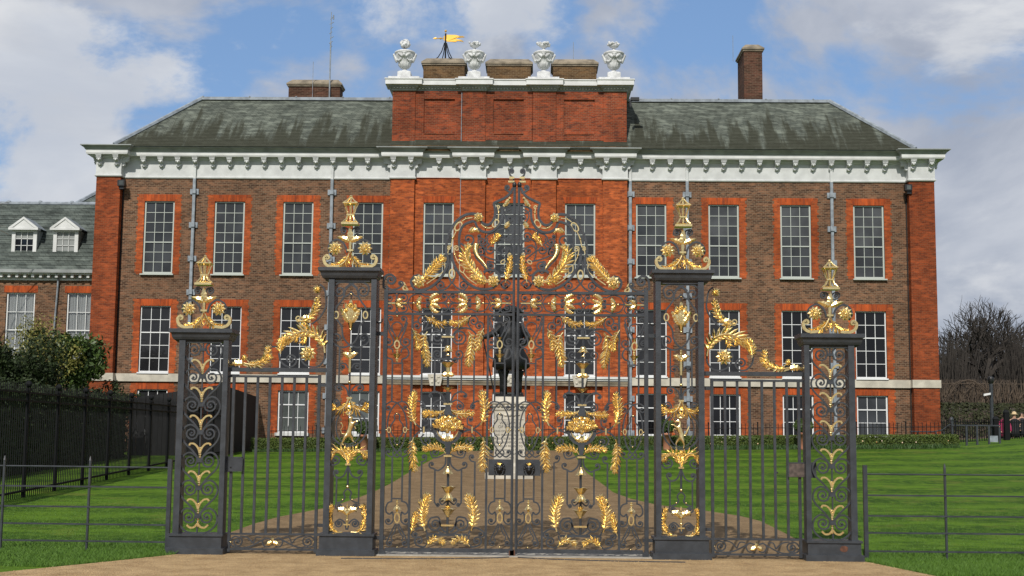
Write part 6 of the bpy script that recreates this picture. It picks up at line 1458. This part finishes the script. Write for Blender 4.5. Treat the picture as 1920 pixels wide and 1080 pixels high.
for _ in range(26):
    x = rnd.uniform(-10, 15.3); y = rnd.uniform(49.05, 49.5); s_ = rnd.uniform(0.014, 0.026); b.ball((x, y, ground(x, y) + rnd.uniform(.2, .3)), (s_, s_, s_ * 1.2))
tag(b.build('bed_flowers', 'petal'), 'scattered small white and orange spring flowers in the bed', 'flowers', kind='stuff')
b = MB(); 
for k in range(26): xa = -10.55 + k; b.add([(xa, 49.0, ground(xa, 49.0) + .008), (xa + 1, 49.0, ground(xa + 1, 49) + .008), (xa + 1, 52.2, ground(xa + 1, 50) + .008), (xa, 52.2, ground(xa, 50) + .008)], [(0, 1, 2, 3)])
tag(b.build('flower_bed', 'soil'), kind='structure')
# low area railing in front of the ground floor
ar = empty('area_railing', (2, 50.9, 1.25), 'low black spiked area railing along the foot of the palace front', 'railing')
pk = None; k = 0; x = -10.2
while x < 15.9:
    z = ground(x, 50)
    if not (-2.2 < x < 0.2):
        post = k % 12 == 0
        if post: o = MB().box(-.02, .02, -.02, .02, 0, 0.92).ball((0, 0, 0.95), 0.035).build('post', 'black_iron', ar)
        elif pk is None: o = pk = MB().box(-.009, .009, -.009, .009, 0, 0.86).frustum((-.014, .014, -.014, .014), (-.002, .002, -.002, .002), 0.86, 0.95).build('picket', 'black_iron', ar)
        else: o = link_copy(pk, parent=ar)
        o.location = Vector((x, 50.9, z)) - Vector((2, 50.9, 1.25))
    x += 0.155; k += 1
for xa, xb in ((-10.2, -2.2), (0.2, 15.9)):
    za, zb = ground(xa, 50), ground(xb, 50)
    for h in (0.74, 0.12):
        MB().tube([(xa - 2, 0, za + h - 1.25), (xb - 2, 0, zb + h - 1.25)], 0.013, 4).build('rail', 'black_iron', ar)
def pot(x, y, h, label):
    z = ground(x, y); p = empty('potted_shrub', (x, y, z), label, 'plant pot', 'potted shrubs')
    MB().lathe([(0.12, -0.02), (0.125, 0.05), (0.16, h - 0.08), (0.18, h - 0.08), (0.185, h), (0.16, h), (0.15, h - 0.04)], 20).build('pot', 'terracotta', p, True)
    b = MB(); rn = random.Random(int(x * 7))
    def smp():
        d = Vector((rn.gauss(0, 1), rn.gauss(0, 1), rn.gauss(0, 1))).normalized(); r_ = rn.uniform(.5, 1); q = Vector((d.x * .36, d.y * .36, d.z * .26)) * r_ + Vector((0, 0, h + .25)); return q, d
    leaf_cloud(b, 800, smp, 0.06, rn); b.build('shrub', 'leaf_glossy', p)
    b = MB()
    for q in range(5): a = q * 1.26; b.tube([(0, 0, h - .1), (.1 * math.cos(a), .1 * math.sin(a), h + .15), (.22 * math.cos(a), .22 * math.sin(a), h + .35)], 0.012, 5)
    b.build('stem', 'bark', p)
for px, lb in ((683, 'terracotta pot with a leafy shrub behind the lion pier'), (1249.5, 'terracotta pot with a leafy shrub behind the unicorn pier'), (1506, 'terracotta pot with a leafy shrub beside the rust-patched outer pier')):
    pot(at(px, 840, 49.0)[0], 48.9, 0.62, lb)

# ================================================================== SHRUBS ON THE SHADED SIDE
def shrub(name, c, rad, n, size, m, label, twigs=10, seed=1, clumps=14, cat='shrub'):
    rn = random.Random(seed); p = empty(name, (c[0], c[1], ground(c[0], c[1])), label, cat); z0 = p.location.z
    cz = c[2] - z0; cl = []
    for _ in range(clumps):
        d = Vector((rn.gauss(0, 1), rn.gauss(0, 1), rn.gauss(0, 1))).normalized() * rn.uniform(.35, .85); cl.append((Vector((d.x * rad[0], d.y * rad[1], cz + d.z * rad[2])), rn.uniform(.28, .5)))
    def smp():
        q, r_ = rn.choice(cl); d = Vector((rn.gauss(0, 1), rn.gauss(0, 1), rn.gauss(0, 1))).normalized(); k = rn.uniform(.45, 1.05)
        return q + Vector((d.x * rad[0], d.y * rad[1], d.z * rad[2])) * r_ * k, d
    b = MB(); leaf_cloud(b, n, smp, size, rn); tag(b.build('crown', m, p), kind='stuff')
    b = MB(); b.tube([(0, 0, -.1), (.05, 0, cz * .5), (0, 0, cz)], 0.07, 6, 0.04)
    for q, r_ in cl[:twigs]: b.tube([(0, 0, cz * .3), tuple((q + Vector((0, 0, cz * .3))) * .5), tuple(q)], 0.03, 5, 0.008)
    b.build('trunk', 'bark', p)
shrub('evergreen_shrub', (-17.2, 43, 4.05), (1.75, 1.4, 1.9), 14000, 0.07, 'leaf_dark', 'dense dark evergreen shrub behind the tall spiked railing', seed=2)
shrub('twiggy_shrub', (-17.6, 46.5, 4.2), (1.6, 1.1, 1.75), 9000, 0.05, 'leaf_olive', 'loose olive-green budding shrub between the evergreen and the glossy bush', seed=4, clumps=22, twigs=22)
shrub('glossy_shrub', (-16.7, 47.6, 4.35), (1.3, 1.1, 1.45), 4200, 0.10, 'leaf_glossy', 'glossy broad-leaved bush against the red brick corner pilaster', seed=9, clumps=18, twigs=18)
shrub('low_shrub', (-15.3, 48.5, 2.7), (1.2, .8, .9), 2200, 0.07, 'leaf_dark', 'low dark bush at the foot of the corner pilaster', seed=12)
shrub('low_shrub', (-20.5, 44, 2.3), (2.2, 1.2, 1.5), 5000, 0.07, 'leaf_dark', 'broad dark bush before the lower wing windows', seed=15)
yh = empty('yew_hedge', (-14.6, 37, 0.5), 'very dark tall yew hedge in shade behind the spiked railing', 'hedge')
b = MB(); b.box(-0.6, 0.6, -9.5, 8.5, -0.3, 2.3); b.build('core', 'leaf_dark', yh)
def smp():
    r_ = rnd.random(); y_ = rnd.uniform(-9.6, 8.6)
    if r_ < .6: return (0.65 + rnd.gauss(0, .1), y_, rnd.uniform(-.2, 2.4)), Vector((1, -.2, .1))
    if r_ < .85: return (rnd.uniform(-.7, .7), y_, 2.4 + rnd.gauss(0, .1)), Vector((0, 0, 1))
    return (rnd.uniform(-.7, .7), -9.6 + rnd.gauss(0, .1), rnd.uniform(-.2, 2.4)), Vector((0, -1, .1))
b = MB(); leaf_cloud(b, 14000, smp, 0.07, rnd); tag(b.build('foliage', 'leaf_dark', yh), kind='stuff')
def tree(name, loc, h, label, seed, spread=.5, twig=0.012, levels=5, m='bark', cat='tree', group=None, r0=None, crown=True, lean=0):
    rn = random.Random(seed); p = empty(name, loc, label, cat, group); tb, cb_ = MB(), MB()
    def grow(q, d, ln, r_, lv):
        pts_ = [q]; dd = d.copy(); k = 3
        for _ in range(k):
            dd = (dd + Vector((rn.gauss(0, .16), rn.gauss(0, .16), rn.gauss(0, .10) + .05))).normalized(); pts_.append(pts_[-1] + dd * ln / k)
        (tb if lv >= levels - 1 else cb_).tube(pts_, r_, 5 if lv >= levels - 1 else 3, max(r_ * .55, twig * .6))
        if lv <= 0: return
        n = rn.choice((2, 3, 3, 4)) if lv < levels else 4
        for i in range(n):
            a = rn.uniform(0, 6.283); e = spread * rn.uniform(.6, 1.35); u = dd.cross(Vector((math.cos(a), math.sin(a), .2))).normalized()
            grow(pts_[rn.choice((2, 3, 3))] if i else pts_[3], (dd + u * e).normalized(), ln * rn.uniform(.62, .85), max(r_ * .55, twig * .7), lv - 1)
    grow(Vector((0, 0, -.2)), Vector((lean, 0, 1)).normalized(), h * .30, r0 or h * .022, levels)
    tb.build('trunk', m, p); 
    if cb_.v: tag(cb_.build('crown', m, p), kind='stuff')
tree('bare_tree', (-22.4, 50, 1.0), 11.5, 'bare twiggy tree standing before the lower wing at the shrubbery end', 5, .45, 0.008, 5, 'twig')

# ================================================================== BEYOND THE LAWN: TREES, ARBOUR, BANK, RAILINGS, PEOPLE
BT = [(1772, 95, 11.6, 3, .42, 'slim bare tree with fine upright twigs next to the palace corner'), (1805, 104, 11.4, 8, .45, 'bare tree with a fine rounded twig crown among the park trees'), (1836, 98, 10.5, 21, .5, 'short bare tree filling the gap before the gnarled oak'),
      (1858, 90, 10.6, 11, .62, 'gnarled old bare oak with thick crooked limbs'), (1893, 100, 10.2, 14, .55, 'bare spreading tree beside the gnarled oak'), (1925, 94, 9.8, 17, .5, 'bare tree at the far end of the park tree row'), (1955, 97, 10.5, 27, .5, 'bare tree past the end of the arbour')]
for px, Y, h, sd, sp, lb in BT:
    tree('bare_tree', (at(px, 800, Y)[0], Y, 0.9), h * 0.93, lb, sd, sp, 0.016 if sd == 11 else 0.030, 6, 'bark', 'tree', 'bare park trees', r0=(0.50 if sd == 11 else 0.20))
rn = random.Random(77)
b = MB()                                               # underwood in front of the trunks
for _ in range(15000):
    px = rn.uniform(1750, 2010); Y = rn.uniform(84, 112); x = at(px, 800, Y)[0]; h = rn.uniform(2.2, 7.8) * (0.8 + .25 * math.sin(px * .05)); lx = rn.gauss(0, .6)
    b.tube([(x, Y, 0.8), (x + lx * .4, Y, .8 + h * .5), (x + lx + rn.gauss(0, .3), Y, .8 + h)], 0.042, 3, 0.014)
tag(b.build('underwood', 'bark'), 'dark leafless brushwood massed below the park trees', 'brushwood', kind='stuff')
# arched twig arbour
AX0, AY0 = at(1762, 800, 74)[0], 74.0
ab = empty('arbour', (AX0 + 4, AY0, 1.0), 'long arched arbour of trained brown lime stems on wires behind the bank', 'arbour')
b = MB(); L_ = 12.0
for k in range(16):
    x = k * 0.8 - 4; hoop = [(x + rn.gauss(0, .03), 1.4 * math.cos(a) , 1.2 + 2.75 * math.sin(a) ** .7 if a > 0 else 1.2) for a in [math.pi * q / 12 for q in range(13)]]
    MB().tube([(p_[0], p_[1], p_[2]) for p_ in hoop], 0.025, 4).build('hoop', 'twig', ab)
for z in (1.9, 2.7, 3.4, 3.9): MB().tube([(-4.2, -1.2 + (z - 1.9) * .5, z), (8.5, -1.2 + (z - 1.9) * .5, z)], 0.02, 4).build('wire', 'twig', ab)
end = MB()
for a_ in range(5):                                    # open end arch, seen from the lawn
    pts_ = [(-4.3 + 2.6 * (1 - math.cos(q * math.pi / 12)) * .55, -1.6 + a_ * .25, 1.0 + 3.05 * math.sin(q * math.pi / 12) ** .75) for q in range(0, 13)]
    end.tube([(p_[0] + rn.gauss(0, .06), p_[1], p_[2]) for p_ in pts_], 0.022, 4)
end.build('end_arch', 'twig', ab)
b = MB()
for _ in range(1500):
    x = rn.uniform(-4.2, 8.5); z = rn.uniform(1.0, 3.4); h = rn.uniform(.5, 1.6); lx = rn.gauss(0, .16); y_ = -1.35 + rn.uniform(0, .5)
    b.tube([(x, y_, z), (x + lx, y_ + .05, z + h * .5), (x + lx * 1.5 + rn.gauss(0, .1), y_ + .25, min(4.1, z + h))], 0.020, 3, 0.008)
tag(b.build('trained_stems', 'twig', ab), kind='stuff')
# planted bank under the arbour
bank = MB(); nx = 42
for k in range(nx + 1):
    x = 8 + k * 1.2
    bank.v += [(x, 63, ground(x, 60) - .05), (x, 66.5, 3.2 + .12 * math.sin(k)), (x, 70, 3.6 + .1 * math.sin(k * 1.7)), (x, 80, 3.2)]
for k in range(nx):
    for j in range(3): a = k * 4 + j; bank.f.append((a, a + 4, a + 5, a + 1))
tag(bank.build('bank', 'soil'), kind='structure')
b = MB()
def smp():
    x = rn.uniform(17.5, 40); t_ = rn.random(); y = 63.2 + t_ * 5; z = ground(x, 60) + (3.4 - ground(x, 60)) * min(1, t_ * 1.4) + rn.uniform(0, .25); return (x, y, z), Vector((0, -.6, .8))
leaf_cloud(b, 18000, smp, 0.09, rn); tag(b.build('bank_cover', 'leaf_bank'), 'dull green and brown ground cover on the bank below the arbour', 'ground cover', kind='stuff')
# dark railing and wicket beyond the palace corner
rx0, ry = at(1762, 810, 58)[0], 58.0; rz = ground(rx0, 50)
fr_ = empty('park_railing', (rx0, ry, rz), 'black vertical-bar park railing between the palace corner and the lamp post', 'railing')
pk2 = None
for k in range(78):
    x = k * 0.10
    if pk2 is None: o = pk2 = MB().box(-.016, .016, -.012, .012, -.1, 0.98).frustum((-.016, .016, -.012, .012), (-.002, .002, -.002, .002), .98, 1.08).build('picket', 'black_iron', fr_)
    else: o = link_copy(pk2, parent=fr_)
    o.location = (x, 0, 0)
for z in (.12, .92): MB().box(-.1, 7.8, -.02, .02, z - .02, z + .02).build('rail', 'black_iron', fr_)
def pxp(px, Y): return at(px, 820, Y)[0]
wx = pxp(1785, 51.3); wk = empty('wicket_gate', (wx, 51.3, ground(wx, 50)), 'low grey iron wicket with a swept rail and ball-topped post at the hedge end', 'gate')
MB().box(-.045, .045, -.045, .045, -.1, 0.95).ball((0, 0, 1.02), (.085, .085, .10)).box(-.06, .06, -.06, .06, .9, .94).build('post', 'iron', wk)
MB().tube([(-1.6, 0, .55), (-.7, 0, .55), (-.35, 0, .62), (-.12, 0, .80), (0, 0, .84)], .025, 6).build('swept_rail', 'iron', wk)
for x in (-1.3, -.95, -.6, -.3): MB().box(x - .02, x + .02, -.02, .02, -.1, .56).build('bar', 'iron', wk)
for x in (.55, .95, 1.4, 1.8): MB().box(x - .035, x + .035, -.03, .03, -.1, .82 if x < 1.7 else .75).build('bar', 'iron', wk)
MB().box(0, 1.85, -.02, .02, .78, .83).build('top_rail', 'iron', wk); MB().box(1.42, 1.72, -.05, -.03, .18, .42).build('notice_plate', 'lead', wk)
lx = pxp(1861, 57); lp = empty('camera_post', (lx, 57, ground(lx, 50)), 'grey post carrying a white security camera and a black dome', 'post')
MB().tube([(0, 0, -.1), (0, 0, 1.2), (0, 0, 2.45)], .075, 10).build('pole', 'iron', lp); MB().lathe([(.07, 2.4), (.11, 2.45), (.125, 2.62), (.11, 2.68), (.04, 2.72)], 14).build('dome', 'plastic_black', lp, True)
b = MB(); b.add([(p_[0] - .28, p_[1] - .35, p_[2] + 1.92) for p_ in [(-.16, -.06, -.05), (.12, -.06, .01), (.12, .06, .01), (-.16, .06, -.05), (-.16, -.06, .04), (.12, -.06, .09), (.12, .06, .09), (-.16, .06, .04)]], [(0, 3, 2, 1), (4, 5, 6, 7), (0, 1, 5, 4), (1, 2, 6, 5), (2, 3, 7, 6), (3, 0, 4, 7)]); b.build('camera', 'plastic_white', lp)
MB().tube([(-.2, -.3, 1.95), (0, 0, 1.9)], .03, 5).build('arm', 'iron', lp)
for px, h in ((1888, 1.15), (1868, .9)):
    x = pxp(px, 56.5); o = MB().box(-.10, .10, -.10, .10, -.1, h).frustum((-.12, .12, -.12, .12), (-.05, .05, -.05, .05), h, h + .12).build('gate_post', 'black_iron', loc=(x, 56.5, ground(x, 50)))
    tag(o, 'stout black gate post standing in front of the %s' % ('walker in the pink coat' if px == 1888 else 'camera post foot'), 'post')
x0_ = pxp(1872, 56.6); o = MB().tube([(0, 0, .82), (3.4, 0, .9)], .02, 5).tube([(0, 0, .3), (3.4, 0, .3)], .02, 5).build('chain_rail', 'black_iron', loc=(x0_, 56.6, ground(x0_, 50)))
tag(o, 'thin double rail crossing before the walkers', 'rail')
sheet_b = MB(); xs_ = [26, 31, 36, 44]
for i, x in enumerate(xs_): sheet_b.v += [(x, 61.2, ground(x, 60) + .01), (x, 63.4, ground(x, 60) + .9)]
def person(px, Y, h, coat, label, hat=None, sd=1):
    x = pxp(px, Y); z = ground(x, 50) - .62; p = empty('person', (x, Y, z), label, 'person'); s_ = h / 1.7
    V = [(0, 0, .92), (0, 0, 1.15), (0, 0, 1.36), (0, 0, 1.47), (0, -.01, 1.58), (0, -.01, 1.66), (-.19, 0, 1.36), (-.25, .02, 1.1), (-.20, -.14, .92), (.19, 0, 1.36), (.25, .02, 1.1), (.20, -.14, .92), (-.1, 0, .85), (-.11, -.03, .48), (-.11, .03, .08), (-.12, -.1, .04), (.1, 0, .85), (.11, .05, .48), (.11, .1, .08), (.12, -.02, .04)]
    E2 = [(0, 1), (1, 2), (2, 3), (3, 4), (4, 5), (2, 6), (6, 7), (7, 8), (2, 9), (9, 10), (10, 11), (0, 12), (12, 13), (13, 14), (14, 15), (0, 16), (16, 17), (17, 18), (18, 19)]
    r2 = [.15, .15, .15, .055, .085, .075, .075, .06, .045, .075, .06, .045, .09, .065, .05, .04, .09, .065, .05, .04]
    o = skin_obj('body', [(a * s_, c * s_, e * s_) for a, c, e in V], E2, [q * s_ for q in r2], 'skin', p)
    MB().lathe([(.20, .70), (.19, .95), (.17, 1.1), (.20, 1.3), (.17, 1.42), (.07, 1.48)], 16, (0, 0, 0), lambda a, zz_: 1 + .12 * abs(math.cos(a))).build('coat', coat, p, True)
    for q in (-1, 1): MB().tube([(q * .17, 0, 1.38), (q * .26, .02, 1.12), (q * .21, -.13, .95)], .075, 8, .06).build('sleeve', coat, p, True)
    for q in (-1, 1): MB().tube([(q * .1, 0, .85), (q * .11, 0, .48), (q * .11, .04, .08)], .095, 8, .07).build('trouser_leg', 'dark_cloth', p, True)
    if hat: MB().lathe([(.16, 1.66), (.165, 1.68), (.10, 1.69), (.09, 1.77), (.03, 1.80)], 14).build('hat', hat, p, True)
    else: MB().ball((0, .015, 1.63), (.10, .105, .11)).build('hair', 'hair', p, True)
person(1884, 60.0, 1.62, 'pink_cloth', 'walker in a bright pink coat seen past the far railing', None)
person(1903, 60.4, 1.72, 'dark_cloth', 'walker in dark clothes and a pale brimmed hat', 'straw')
person(1917, 60.8, 1.74, 'dark_cloth', 'bareheaded walker in dark clothes behind the hatted one', None)
